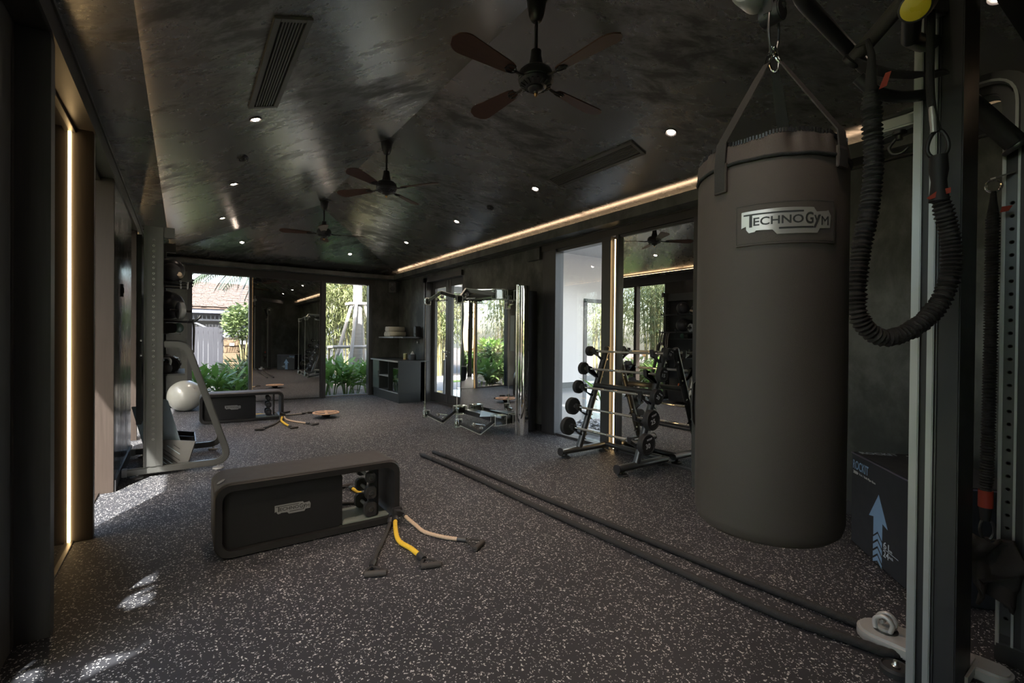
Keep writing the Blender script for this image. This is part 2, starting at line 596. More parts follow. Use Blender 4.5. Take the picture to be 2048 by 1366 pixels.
    def mesh(self, name, bevel=0.0, seg=2, inv=None, smooth=True, angle=38):
        me = bpy.data.meshes.new(name)
        vs = [inv @ p for p in self.v] if inv is not None else self.v
        me.from_pydata([tuple(p) for p in vs], [], self.f)
        bm = bmesh.new()
        bm.from_mesh(me)
        if bevel:
            es = [e for e in bm.edges if len(e.link_faces) == 2 and e.calc_face_angle(0) > radians(25)]
            bmesh.ops.bevel(bm, geom=es, offset=bevel, segments=seg, affect='EDGES', clamp_overlap=True)
        bmesh.ops.recalc_face_normals(bm, faces=bm.faces)
        bm.to_mesh(me)
        bm.free()
        if smooth:
            me.polygons.foreach_set('use_smooth', [True] * len(me.polygons))
            me.set_sharp_from_angle(angle=radians(angle))
        return me

    def build(self, name, material, parent=None, bevel=0.0, seg=2, smooth=True, angle=38):
        inv = W[parent].inverted() if parent is not None else None
        me = self.mesh(name, bevel, seg, inv, smooth, angle)
        return link(name, me, material, parent)


def link(name, me, material, parent=None, mw=None):
    if material is not None and not me.materials:
        me.materials.append(MATS[material])
    o = bpy.data.objects.new(name, me)
    COL.objects.link(o)
    if parent is not None:
        o.parent = parent
        W[o] = W[parent]
        if mw is not None:
            o.matrix_local = W[parent].inverted() @ mw
            W[o] = mw
    else:
        W[o] = mw if mw is not None else Matrix.Identity(4)
        if mw is not None:
            o.matrix_world = mw
    return o


def tag(o, label=None, cat=None, group=None, kind=None):
    if label:
        o['label'] = label
    if cat:
        o['category'] = cat
    if group:
        o['group'] = group
    if kind:
        o['kind'] = kind
    return o


def thing(name, label, cat, loc=(0, 0, 0), rz=0.0, group=None):
    o = bpy.data.objects.new(name, None)
    COL.objects.link(o)
    o.empty_display_size = 0.05
    mw = Matrix.Translation(loc) @ Matrix.Rotation(rz, 4, 'Z')
    o.matrix_world = mw
    W[o] = mw
    return tag(o, label, cat, group)


KIDS = {}


def copy_tree(o, loc=None, rz=None, label=None, group=None, parent=None):
    c = o.copy()
    COL.objects.link(c)
    if parent is not None:
        c.parent = parent
    else:
        L0 = Vector(loc) if loc is not None else o.location.copy()
        mw = Matrix.Translation(L0) @ Matrix.Rotation(o.rotation_euler.z if rz is None else rz, 4, 'Z')
        c.matrix_world = mw
        W[c] = mw
        tag(c, label, None, group)
    for ch in [x for x in COL.objects if x.parent == o]:
        copy_tree(ch, parent=c)
    return c


def struct(name, mb, material, bevel=0.0, label=None, cat=None):
    o = mb.build(name, material, None, bevel, smooth=False)
    o['kind'] = 'structure'
    if label:
        o['label'] = label
    return o


def bez(pts, n=8):
    """catmull-rom through pts"""
    pts = [Vector(p) for p in pts]
    out = []
    for i in range(len(pts) - 1):
        p0, p1, p2, p3 = pts[max(i - 1, 0)], pts[i], pts[i + 1], pts[min(i + 2, len(pts) - 1)]
        for k in range(n):
            t = k / n
            out.append(0.5 * ((2 * p1) + (-p0 + p2) * t + (2 * p0 - 5 * p1 + 4 * p2 - p3) * t * t + (-p0 + 3 * p1 - 3 * p2 + p3) * t ** 3))
    out.append(pts[-1])
    return out


def fillet(pts, r, n=5):
    """polyline with its inner corners rounded"""
    pts = [Vector(p) for p in pts]
    out = [pts[0]]
    for i in range(1, len(pts) - 1):
        a, b, c = pts[i - 1], pts[i], pts[i + 1]
        d1, d2 = (a - b), (c - b)
        rr = min(r, d1.length * 0.49, d2.length * 0.49)
        p, q = b + d1.normalized() * rr, b + d2.normalized() * rr
        for k in range(n + 1):
            t = k / n
            out.append((p * (1 - t) + b * t) * (1 - t) + (b * (1 - t) + q * t) * t)
    out.append(pts[-1])
    return out


def rrect(x0, x1, y0, y1, r, n=6):
    out = []
    for cx, cy, a0 in ((x1 - r, y1 - r, 0), (x0 + r, y1 - r, 90), (x0 + r, y0 + r, 180), (x1 - r, y0 + r, 270)):
        for k in range(n + 1):
            a = radians(a0 + 90 * k / n)
            out.append((cx + r * cos(a), cy + r * sin(a)))
    return out


def text_flat(body, size, ext=0.0008, sx=1.0, bold=0.0):
    """vertices and faces of flat lettering with its lower left at the origin; returns width as well"""
    cu = bpy.data.curves.new('lettering', 'FONT')
    cu.body = body
    cu.size = size
    cu.extrude = ext
    cu.offset = bold
    cu.resolution_u = 3
    ob = bpy.data.objects.new('lettering', cu)
    COL.objects.link(ob)
    dg = bpy.context.evaluated_depsgraph_get()
    me = bpy.data.meshes.new_from_object(ob.evaluated_get(dg))
    vs = [Vector((v.co.x * sx, v.co.y, v.co.z + ext)) for v in me.vertices]
    fs = [tuple(p.vertices) for p in me.polygons]
    bpy.data.objects.remove(ob)
    bpy.data.curves.remove(cu)
    bpy.data.meshes.remove(me)
    mx0 = min(v.x for v in vs)
    for v in vs:
        v.x -= mx0
    return vs, fs, max(v.x for v in vs)


def fit_text(body, w, h, ext=0.0008, bold=0.0):
    """lettering stretched to exactly w x h (cap height h)"""
    vs, fs, ww = text_flat(body, 1.0, ext, 1.0, bold)
    y0, y1 = min(v.y for v in vs), max(v.y for v in vs)
    return [Vector((v.x * w / ww, (v.y - y0) * h / (y1 - y0), v.z)) for v in vs], fs


def lay(mb, flat, x, y, fn, cut=0.0):
    """lays flat geometry (verts, faces) offset by x, y through the surface map fn(x, y, lift)"""
    vs, fs = flat
    if cut:
        bm = bmesh.new()
        bv = [bm.verts.new(v) for v in vs]
        for q in fs:
            try:
                bm.faces.new([bv[i] for i in q])
            except ValueError:
                pass
        xs = [v.x for v in vs]
        k = min(xs) + cut
        while k < max(xs):
            bmesh.ops.bisect_plane(bm, geom=bm.verts[:] + bm.edges[:] + bm.faces[:], plane_co=(k, 0, 0), plane_no=(1, 0, 0))
            k += cut
        bm.verts.index_update()
        vs = [v.co.copy() for v in bm.verts]
        fs = [tuple(v.index for v in f.verts) for f in bm.faces]
        bm.free()
    mb.add([fn(v.x + x, v.y + y, v.z) for v in vs], fs)


def slab(poly, h):
    k = len(poly)
    vs = [Vector((a, b, 0)) for a, b in poly] + [Vector((a, b, h)) for a, b in poly]
    fs = [tuple(reversed(range(k))), tuple(range(k, 2 * k))]
    fs += [(i, (i + 1) % k, k + (i + 1) % k, k + i) for i in range(k)]
    return vs, fs

# ------------------------------------------------------------------ the room shell
S, RX, RZ, AY = 0.335, 1.91, 3.60, 8.5
XL, XR, YF, YN = -0.48, 4.28, 10.88, -0.80
zs = lambda x: RZ - S * abs(x - RX)
nl, nr, ne = Vector((S, 0, -1)).normalized(), Vector((-S, 0, -1)).normalized(), Vector((0, -S, -1)).normalized()

struct('floor', MB().bb(-0.62, 4.42, YN, 10.98, -0.10, 0.0), 'flecked_rubber')
cm = MB()
xa, xb = -0.33, 4.36
ta = RX - xa
tb = xb - RX
cm.add([(RX, YN, RZ), (RX, AY, RZ), (xa, YN, zs(xa)), (xa, AY + ta, zs(xa)), (xb, YN, zs(xb)), (xb, AY + tb, zs(xb))],
       [(0, 2, 3, 1), (0, 1, 5, 4), (1, 3, 5)])
c_ob = struct('ceiling', cm, 'ceiling_plaster')
sd = c_ob.modifiers.new('thick', 'SOLIDIFY')
sd.thickness = 0.06
sd.offset = 0.0
c_ob.location.z = 0.03

wl = MB().bb(-0.75, XL, 5.25, 6.84, 0, 2.68).bb(-0.75, XL, 10.2, YF, 0, 2.68).bb(-0.75, XL, YN, -0.30, 0, 2.68)
wl.bb(-0.75, XL, YN, YF + 0.1, 2.84, 3.05)
struct('wall_left', wl, 'gloss_plaster')
struct('trim_1', MB().bb(-0.75, XL, YN, YF, 2.68, 2.84).bb(XL, -0.468, YN, YF, 2.665, 2.69).bb(XL, -0.470, YN, YF, 2.815, 2.84), 'dark_timber', label='dark timber header running over the left windows')
struct('trim_2', MB().bb(XL, -0.185, YN, YF, 2.84, 2.856).bb(-0.345, -0.33, YN, YF, 2.856, 2.95), 'ceiling_plaster', label='plaster cove shelf along the left side under the sloping ceiling')
struct('baseboard_left', MB().bb(XL, -0.468, 5.25, 6.84, 0, 0.10), 'black_paint')

# left window bays: slim dark fins, glass set back behind them
bays = [(-0.30, 2.55, 2.88, 2.96), (2.96, 4.11, 4.11, 4.17), (4.17, 5.25, 5.19, 5.25), (6.84, 7.66, 7.66, 7.74), (7.74, 9.0, 9.0, 9.08), (9.08, 10.2, 10.14, 10.2)]
for k, (y0, y1, f0, f1) in enumerate(bays):
    fr = MB()
    if k == 2:
        fr.bb(-0.62, XL - 0.001, 5.236, 5.249, 0, 2.68)
    else:
        fr.bb(-0.72 if k == 0 else -0.618, XL, f0, f1, 0, 2.68)
    if k == 0:
        fr.bb(-0.66, -0.594, 2.55, 2.88, 0, 2.68).bb(-0.66, -0.594, 2.83, 2.845, 0, 2.68)
    fr.bb(-0.63, -0.575, y0, y1, 0.0, 0.012)
    fr.bb(-0.64, -0.57, y0, y1, 2.65, 2.68)
    w = struct('window_%d' % (k + 1), fr, 'pillar_timber_shaded' if k > 1 else ('stile_timber_lifted', 'dark_timber')[k], 0.002)
    W[w] = Matrix.Identity(4)
    pane = MB().bb(-0.604, -0.597, y0 + 0.004, y1 - 0.004, 0.012, 2.652).build('panel' if k == 1 else 'pane', 'dark_gloss' if k == 1 else 'clear_glass', w)

# right wall
wr = MB().bb(XR, 4.46, YN, 2.80, 0, 3.05).bb(XR, 4.46, 5.30, 7.70, 0, 2.62).bb(XR, 4.46, 9.38, YF, 0, 2.62).bb(XR, 4.46, 2.80, YF, 2.62, 3.05)
wr.bb(4.33, 4.46, 2.80, 3.90, 0, 2.62)
struct('wall_right', wr, 'wall_plaster')
struct('trim_3', MB().bb(4.05, XR, YN, YF, 2.70, 2.716).bb(4.05, 4.066, YN, YF, 2.716, 2.81), 'wall_plaster', label='cove shelf along the right wall with the warm light behind its lip')
struct('trim_4', MB().bb(4.255, XR, 2.74, 5.34, 2.60, 2.70).bb(4.24, XR, YN, YF, 2.685, 2.70), 'dark_timber', label='dark timber head casing over the right window and mirror')
struct('baseboard_right', MB().bb(4.265, XR, YN, 2.80, 0, 0.10).bb(4.265, XR, 5.34, 7.70, 0, 0.10), 'black_paint')
w = struct('window_7', MB().bb(4.25, 4.40, 5.02, 5.13, 0, 2.60).bb(4.262, 4.42, 5.13, 5.32, 0, 2.60).bb(4.25, 4.40, 3.99, 4.14, 0, 2.60).bb(4.25, 4.40, 3.87, 3.91, 0, 2.60).bb(4.31, 4.40, 3.91, 3.99, 0, 2.60)
           .bb(4.28, 4.40, 4.14, 5.02, 0, 0.03).bb(4.28, 4.40, 4.14, 5.02, 2.56, 2.60), 'door_timber', 0.003)
MB().bb(4.335, 4.342, 4.14, 5.02, 0.03, 2.56).build('pane', 'clear_glass', w)
w = struct('window_8', MB().bb(4.25, 4.40, 2.80, 2.86, 0, 2.60).bb(4.28, 4.33, 2.86, 3.87, 0, 0.02).bb(4.28, 4.33, 2.86, 3.87, 2.57, 2.60), 'door_timber', 0.003, label='dark frame holding the tall wall mirror behind the barbell rack')
MB().bb(4.30, 4.326, 2.86, 3.87, 0.02, 2.57).build('mirror_panel', 'mirror_glass', w)

# french door in the right wall
d = struct('door_1', MB().bb(4.235, 4.44, 9.20, 9.38, 0, 2.62).bb(4.235, 4.30, 9.24, 9.30, 0, 2.60).bb(4.28, 4.44, 7.70, 7.74, 0, 2.62).bb(4.235, 4.44, 7.70, 9.38, 2.52, 2.62)
           .bb(4.28, 4.44, 7.72, 9.20, 0, 0.02), 'door_timber', 0.003)
for nm, y0, y1 in (('door_leaf', 8.462, 9.20), ('door_leaf', 7.74, 8.458)):
    lf = MB()
    for a, b_ in ((y0, y0 + 0.12), (y1 - 0.12, y1)):
        lf.bb(4.37, 4.43, a, b_, 0.02, 2.52)
    lf.bb(4.37, 4.43, y0 + 0.12, y1 - 0.12, 0.02, 0.20).bb(4.37, 4.43, y0 + 0.12, y1 - 0.12, 2.38, 2.52)
    lo = lf.build(nm, 'door_timber', d, 0.004)
    MB().bb(4.396, 4.404, y0 + 0.12, y1 - 0.12, 0.20, 2.38).build('pane', 'clear_glass', lo)
    if y0 > 8:
        yh = y0 + 0.05
        h = MB().cyl((4.37, yh, 1.06), (4.31, yh, 1.06), 0.012).bar((4.315, yh, 1.06), (4.315, yh + 0.12, 1.06), 0.018, 0.022).lathe([(0.026, 0), (0.026, 0.008)], (4.37, yh, 1.06), (-1, 0, 0))
        h.lathe([(0.022, 0), (0.022, 0.014), (0.01, 0.02)], (4.37, yh, 0.97), (-1, 0, 0))
        h.build('handle', 'chrome', lo)
    else:
        yh = y1 - 0.05
        MB().cyl((4.37, yh, 1.06), (4.31, yh, 1.06), 0.010).bar((4.315, yh, 1.06), (4.315, yh - 0.11, 1.06), 0.016, 0.02).build('handle', 'graphite_metal', lo)

# far wall with two windows and a mirror leaf between
wf = MB().bb(-0.75, 0.09, YF, 11.05, 0, 3.05).bb(3.62, 4.46, YF, 11.05, 0, 3.05).bb(0.09, 3.62, YF, 11.05, 2.60, 3.05)
struct('wall_far', wf, 'wall_plaster')
struct('trim_5', MB().bb(XL, XR, 10.62, YF, 2.70, 2.716).bb(XL, XR, 10.62, 10.636, 2.716, 2.785), 'wall_plaster', label='plaster cove shelf across the far wall')
struct('baseboard_far', MB().bb(XL, 0.07, 10.868, YF, 0, 0.10).bb(3.64, XR, 10.868, YF, 0, 0.10), 'black_paint')
struct('trim_6', MB().bb(0.03, 3.68, 10.855, YF, 2.56, 2.70), 'dark_timber', label='dark timber head casing over the far windows')
w = struct('window_9', MB().bb(0.07, 0.145, 10.85, 11.02, 0, 2.58).bb(1.10, 1.155, 10.84, 11.02, 0, 2.58).bb(0.145, 1.10, 10.93, 11.02, 2.55, 2.60).bb(0.145, 1.10, 10.93, 11.02, 0, 0.03), 'door_timber', 0.003)
MB().bb(0.145, 1.10, 10.97, 10.976, 0.03, 2.55).build('pane', 'clear_glass', w)
w = struct('window_10', MB().bb(2.49, 2.584, 10.84, 11.02, 0, 2.58).bb(3.54, 3.62, 10.85, 11.02, 0, 2.58).bb(2.584, 3.54, 10.93, 11.02, 2.55, 2.60), 'door_timber', 0.003)
MB().bb(2.584, 3.54, 10.97, 10.976, 0.03, 2.55).build('pane', 'clear_glass', w)
s_ = MB().bb(2.584, 3.54, 10.90, 11.02, 0, 0.03).build('sill', 'cabinet_edge', w)
s_['label'] = 'pale metal sill'
w = struct('window_11', MB().bb(1.155, 2.49, 10.93, 11.02, 0, 2.60).bb(2.466, 2.49, 10.885, 10.93, 0, 2.56).bb(1.155, 2.49, 10.885, 10.93, 2.545, 2.57), 'door_timber', 0.003, label='dark frame of the tall mirror leaf between the far windows')
MB().bb(1.166, 2.466, 10.895, 10.925, 0.012, 2.545).build('mirror_panel', 'mirror_glass', w)

# near end wall, behind the photographer
g = MB().add([(-0.75, -0.80, 0), (4.46, -0.80, 0), (4.46, -0.80, 2.80), (RX, -0.80, 3.70), (-0.75, -0.80, 2.80),
              (-0.75, -0.95, 0), (4.46, -0.95, 0), (4.46, -0.95, 2.80), (RX, -0.95, 3.70), (-0.75, -0.95, 2.80)],
             [(0, 1, 2, 3, 4), (9, 8, 7, 6, 5), (0, 5, 6, 1), (1, 6, 7, 2), (2, 7, 8, 3), (3, 8, 9, 4), (4, 9, 5, 0)])
struct('wall_near', g, 'wall_plaster')
struct('roof_eave', MB().bb(-1.70, -0.75, -3.0, 13.0, 2.93, 3.05).bb(-1.70, 4.6, 11.05, 11.75, 2.93, 3.05).bb(-1.70, 0.25, -1.0, 11.75, 3.055, 3.12).bb(0.25, 4.6, 10.16, 11.75, 3.055, 3.12).bb(3.57, 4.6, -1.0, 10.16, 3.055, 3.12), 'dark_timber', label='dark roof overhang outside the left windows')

# ------------------------------------------------------------------ led strips
def led(name, mb, label, material='led_warm'):
    return tag(mb.build(name, material), label, 'light strip')


led('led_strip', MB().bb(4.090, 4.100, -0.7, 10.6, 2.716, 2.775), 'warm light strip lying in the cove above the right wall', 'led_cove')
led('led_strip', MB().bb(-0.212, -0.200, -0.7, 10.6, 2.857, 2.862), 'warm light strip lying in the cove above the left windows', 'led_soft')
led('led_strip', MB().bb(-0.5965, -0.590, 4.090, 4.110, 0.0, 2.66), 'tall warm light strip set in the left pillar nearest the camera')
led('led_strip', MB().bb(4.285, 4.30, 3.937, 3.957, 0.02, 2.56), 'tall warm light strip on the pillar beside the barbell rack')
led('led_strip', MB().bb(1.1555, 1.160, 10.915, 10.93, 0.012, 2.54), 'tall warm light strip at the edge of the far wall mirror')
led('led_strip', MB().bb(-0.5965, -0.590, 8.993, 9.0, 0.0, 2.66), 'tall warm light strip in the far left pillar behind the storage rack')

# ------------------------------------------------------------------ ceiling fittings
def downlight(p, n, label, group='recessed ceiling lights', watts=None):
    t = thing('downlight', label, 'ceiling light', p, 0, group)
    n = Vector(n)
    p = Vector(p)
    MB().lathe([(0.050, -0.004), (0.050, 0.006), (0.044, 0.010), (0.036, 0.004), (0.036, -0.004)], p, n, 28).build('trim_ring', 'black_paint', t)
    MB().lathe([(0.030, 0.0), (0.026, 0.008), (0.0, 0.011)], p, n, 24).build('lens', 'lamp_glow', t)
    la = bpy.data.lights.new('downlight_lamp', 'SPOT')
    la.energy = LAMP_WATTS if watts is None else watts
    la.color = (1.0, 0.77, 0.60)
    la.spot_size = radians(78)
    la.spot_blend = 0.85
    la.shadow_soft_size = 0.03
    lo = bpy.data.objects.new('downlight_lamp', la)
    COL.objects.link(lo)
    lo.parent = t
    lo.matrix_local = W[t].inverted() @ (Matrix.Translation(p + n * 0.03) @ n.to_track_quat('-Z', 'Y').to_matrix().to_4x4())
    return t


for y, lb in ((4.36, 'lit ceiling spotlight on the left slope just past the long air grille'), (6.36, 'second lit ceiling spotlight past the grille on the left slope'),
              (8.29, 'farthest lit ceiling spotlight on the left slope'), (2.35, 'ceiling spotlight on the left slope before the air grille'), (0.40, 'unseen ceiling spotlight on the left slope nearest the camera, added for light')):
    downlight((0.48, y, zs(0.48)), nl, lb, watts=LAMP_WATTS * (0.25 if y < 1 else 1.7 if y < 3 else 1.0))  # the nearest one is out of view, added for light around the bag
for y, lb in ((2.50, 'bright ceiling spotlight on the right slope beside the punching bag straps'), (4.37, 'lit ceiling spotlight at the far end of the right air grille'),
              (6.30, 'third lit ceiling spotlight on the right slope, past the smoke detector'), (8.25, 'farthest lit ceiling spotlight on the right slope'), (0.55, 'unseen ceiling spotlight on the right slope above the workout rig, added for light')):
    downlight((3.38, y, zs(3.38)), nr, lb, watts=LAMP_WATTS * (0.2 if y < 1 else 1.0))  # the one over the rig is unseen, put in to light the bag area
for x, lb in ((0.894, 'lit spotlight on the far hip slope above the left far window'), (2.867, 'lit spotlight on the far hip slope near the right corner')):
    downlight((x, 10.03, RZ - S * (10.03 - AY)), ne, lb)


def grille(x0, x1, y0, y1, sgn, label):
    n = nl if sgn < 0 else nr
    org = Vector((x0, y0, zs(x0)))
    t = thing('air_grille', label, 'air vent', org, 0, 'ceiling air grilles')
    ux = Vector((x1 - x0, 0, zs(x1) - zs(x0)))
    wid = ux.length
    ux.normalize()
    uy = Vector((0, 1, 0))
    ln = y1 - y0
    q = lambda a, b, h: org + ux * a + uy * b + n * h

    def strip(mb, a0, a1, b0, b1, h0, h1):
        vs = [q(a, b, h) for h in (h0, h1) for a, b in ((a0, b0), (a1, b0), (a1, b1), (a0, b1))]
        mb.add(vs, [(0, 3, 2, 1), (4, 5, 6, 7), (0, 1, 5, 4), (1, 2, 6, 5), (2, 3, 7, 6), (3, 0, 4, 7)])
        return mb
    f = MB()
    for a0, a1, b0, b1 in ((0, 0.035, 0, ln), (wid - 0.035, wid, 0, ln), (0.035, wid - 0.035, 0, 0.035), (0.035, wid - 0.035, ln - 0.035, ln)):
        strip(f, a0, a1, b0, b1, 0.0, 0.016)
    f.build('frame', 'grille_grey', t, 0.002)
    strip(MB(), 0.035, wid - 0.035, 0.035, ln - 0.035, 0.001, 0.003).build('backing', 'grille_dark', t)
    k = 8
    step = (wid - 0.07) / k
    for i in range(k - 1):
        a = 0.035 + step * (i + 1)
        strip(MB(), a - 0.0045, a + 0.0045, 0.035, ln - 0.035, 0.003, 0.013).build('slat', 'grille_grey', t)
    return t


grille(0.40, 0.60, 2.85, 4.10, -1, 'long slotted air grille on the left ceiling slope')
grille(3.29, 3.49, 2.85, 4.07, 1, 'long slotted air grille on the right ceiling slope')


def detector(p, n, label):
    t = thing('smoke_detector', label, 'smoke detector', p, 0, 'ceiling smoke detectors')
    MB().lathe([(0.050, 0), (0.050, 0.012), (0.042, 0.016), (0.036, 0.030), (0.030, 0.034), (0, 0.036)], p, n, 24).build('housing', 'fan_iron', t)
    g_ = MB()
    for i in range(8):
        a = 2 * pi * i / 8
        q = Vector(n).to_track_quat('Z', 'Y')
        g_.obox(Vector(p) + q @ Vector((0.036 * cos(a), 0.036 * sin(a), 0.024)), (0.012, 0.006, 0.014), q.to_matrix() @ Matrix.Rotation(a, 3, 'Z'))
    g_.build('rib', 'black_paint', t)


detector((0.48, 5.376, zs(0.48)), nl, 'black smoke detector between two spotlights on the left slope')
detector((3.377, 5.346, zs(3.377)), nr, 'black smoke detector between two spotlights on the right slope')

# fans ------------------------------------------------------------------
fan = thing('ceiling_fan', 'nearest black ceiling fan with four brown wooden blades', 'ceiling fan', (1.91, 2.475, 3.60), 0, 'ceiling fans on the ridge')
fx, fy = 1.91, 2.475
MB().lathe([(0.034, 0.03), (0.034, -0.006), (0.040, -0.014), (0.060, -0.018), (0.064, -0.03), (0.050, -0.11), (0.034, -0.148), (0.020, -0.156), (0.014, -0.158)], (fx, fy, 3.60), n=28).build('canopy', 'fan_iron', fan)
MB().cyl((fx, fy, 3.47), (fx, fy, 3.20), 0.0115, 16).build('down_rod', 'fan_iron', fan)
MB().lathe([(0.014, 3.262), (0.034, 3.255), (0.036, 3.22), (0.050, 3.150), (0.054, 3.135), (0.03, 3.13)], (fx, fy, 0), n=28).build('rod_cover', 'fan_iron', fan)
MB().lathe([(0.05, 3.142), (0.088, 3.132), (0.110, 3.112), (0.118, 3.085), (0.118, 3.062), (0.112, 3.055), (0.114, 3.048), (0.100, 3.030), (0.072, 3.016), (0.05, 3.010)], (fx, fy, 0), n=40).build('motor_housing', 'fan_iron', fan)
lv = MB()
for i in range(18):
    a = 2 * pi * i / 18
    lv.obox((fx + 0.086 * cos(a), fy + 0.086 * sin(a), 3.024), (0.034, 0.012, 0.014), Matrix.Rotation(a, 3, 'Z') @ Matrix.Rotation(-0.5, 3, 'Y'))
lv.build('vent_ring', 'black_paint', fan)
MB().lathe([(0.05, 3.016), (0.054, 3.004), (0.046, 2.992), (0.030, 2.986), (0.018, 2.982), (0.015, 2.972)], (fx, fy, 0), n=28).build('switch_cup', 'fan_iron', fan)
MB().lathe([(0.012, 2.974), (0.013, 2.966), (0.008, 2.956), (0.0, 2.948)], (fx, fy, 0), n=18).build('finial', 'brass', fan)
for k in range(4):
    a = radians(7) + k * pi / 2
    R3 = Matrix.Rotation(a, 3, 'Z') @ Matrix.Rotation(radians(13), 3, 'X')
    top, bot = [], []
    nb = 26
    outl = []
    for i in range(nb + 1):
        t = i / nb
        x = 0.20 + 0.47 * t
        wv = 0.040 + 0.036 * min(1, t * 1.25)
        if t > 0.80:
            wv *= sqrt(max(0.0, 1 - ((t - 0.80) / 0.20) ** 2))
        if t < 0.06:
            wv *= 0.75 + 0.25 * t / 0.06
        outl.append((x, wv))
    poly = [(x, -w_) for x, w_ in outl] + [(x, w_) for x, w_ in reversed(outl[:-1])]
    bl = MB()
    n_ = len(poly)
    for z in (-0.004, 0.004):
        for x, y in poly:
            bl.v.append(R3 @ Vector((x, y, z)) + Vector((fx, fy, 3.055)))
    bl.f += [tuple(reversed(range(n_))), tuple(range(n_, 2 * n_))] + [(i, (i + 1) % n_, n_ + (i + 1) % n_, n_ + i) for i in range(n_)]
    b_ob = bl.build('blade', 'wood_blade', fan)
    ir = MB()
    P = lambda x, y, z=-0.008: R3 @ Vector((x, y, z)) + Vector((fx, fy, 3.055))
    ir.tube([Vector((fx + 0.10 * cos(a), fy + 0.10 * sin(a), 3.058)), P(0.155, 0), P(0.185, 0)], 0.009, 8)
    for s in (-1, 1):
        ir.tube(bez([P(0.175, 0), P(0.20, s * 0.022), P(0.235, s * 0.028), P(0.262, s * 0.014), P(0.245, s * 0.004)], 5), 0.0045, 6)
        ir.ball(P(0.236, s * 0.028), 0.007, 8)
    ir.tube([P(0.18, 0), P(0.265, 0)], 0.004, 6)
    ir.build('blade_iron', 'fan_iron', b_ob)
copy_tree(fan, (1.91, 5.265, 3.60), radians(29), 'middle black ceiling fan with wooden blades')
copy_tree(fan, (1.91, 8.175, 3.60), radians(-21), 'farthest black ceiling fan, hanging at the end of the ridge')

# ------------------------------------------------------------------ maker's badge (plate + sunk letters), laid through a surface map
BADGE = [(0.00, 0.42), (0.00, 0.79), (0.005, 0.80), (0.43, 0.815), (0.78, 0.80), (0.815, 0.70), (0.935, 0.72), (0.965, 0.74), (1.0, 0.62), (0.99, 0.34),
         (0.855, 0.33), (0.825, 0.22), (0.385, 0.22), (0.34, 0.33), (0.165, 0.345), (0.15, 0.31), (0.085, 0.30), (0.055, 0.38), (0.052, 0.46)]


def badge(parent, fn, w, h, plate_mat, ink_mat, cut=0.0, lift=0.0):
    """fn(x, y, lift) maps the badge rectangle w x h"""
    y0, y1 = 0.22, 0.815
    sc = lambda p: (p[0] * w, (p[1] - y0) / (y1 - y0) * h)
    pl = MB()
    lay(pl, slab([sc(p) for p in reversed(BADGE)], 0.0022), 0, 0, lambda x, y, z: fn(x, y, z + lift), cut)
    po = pl.build('badge', plate_mat, parent)
    ink = MB()
    f2 = lambda x, y, z: fn(x, y, z + lift + 0.0019)
    T = 0.0009

    def rect(a0, a1, b0, b1):
        lay(ink, slab([sc((a0, b0)), sc((a1, b0)), sc((a1, b1)), sc((a0, b1))], T), 0, 0, f2, cut)
    rect(0.025, 0.665, 0.700, 0.735)
    rect(0.090, 0.122, 0.425, 0.735)
    rect(0.405, 0.775, 0.335, 0.372)
    lay(ink, slab([sc(p) for p in ((0.775, 0.335), (0.80, 0.335), (0.865, 0.63), (0.838, 0.63))], T), 0, 0, f2, cut)
    hh = lambda k: k / (y1 - y0) * h
    for s, a0, a1, b0, k in (('ECHNO', 0.135, 0.665, 0.45, 0.19), ('G', 0.685, 0.775, 0.43, 0.26), ('v', 0.785, 0.85, 0.45, 0.17), ('M', 0.872, 0.965, 0.40, 0.20)):
        lay(ink, fit_text(s, (a1 - a0) * w, hh(k), T / 2, 0.0 if s == 'M' else 0.016), *sc((a0, b0)), f2, cut)
    ink.build('lettering', ink_mat, po)
    return po


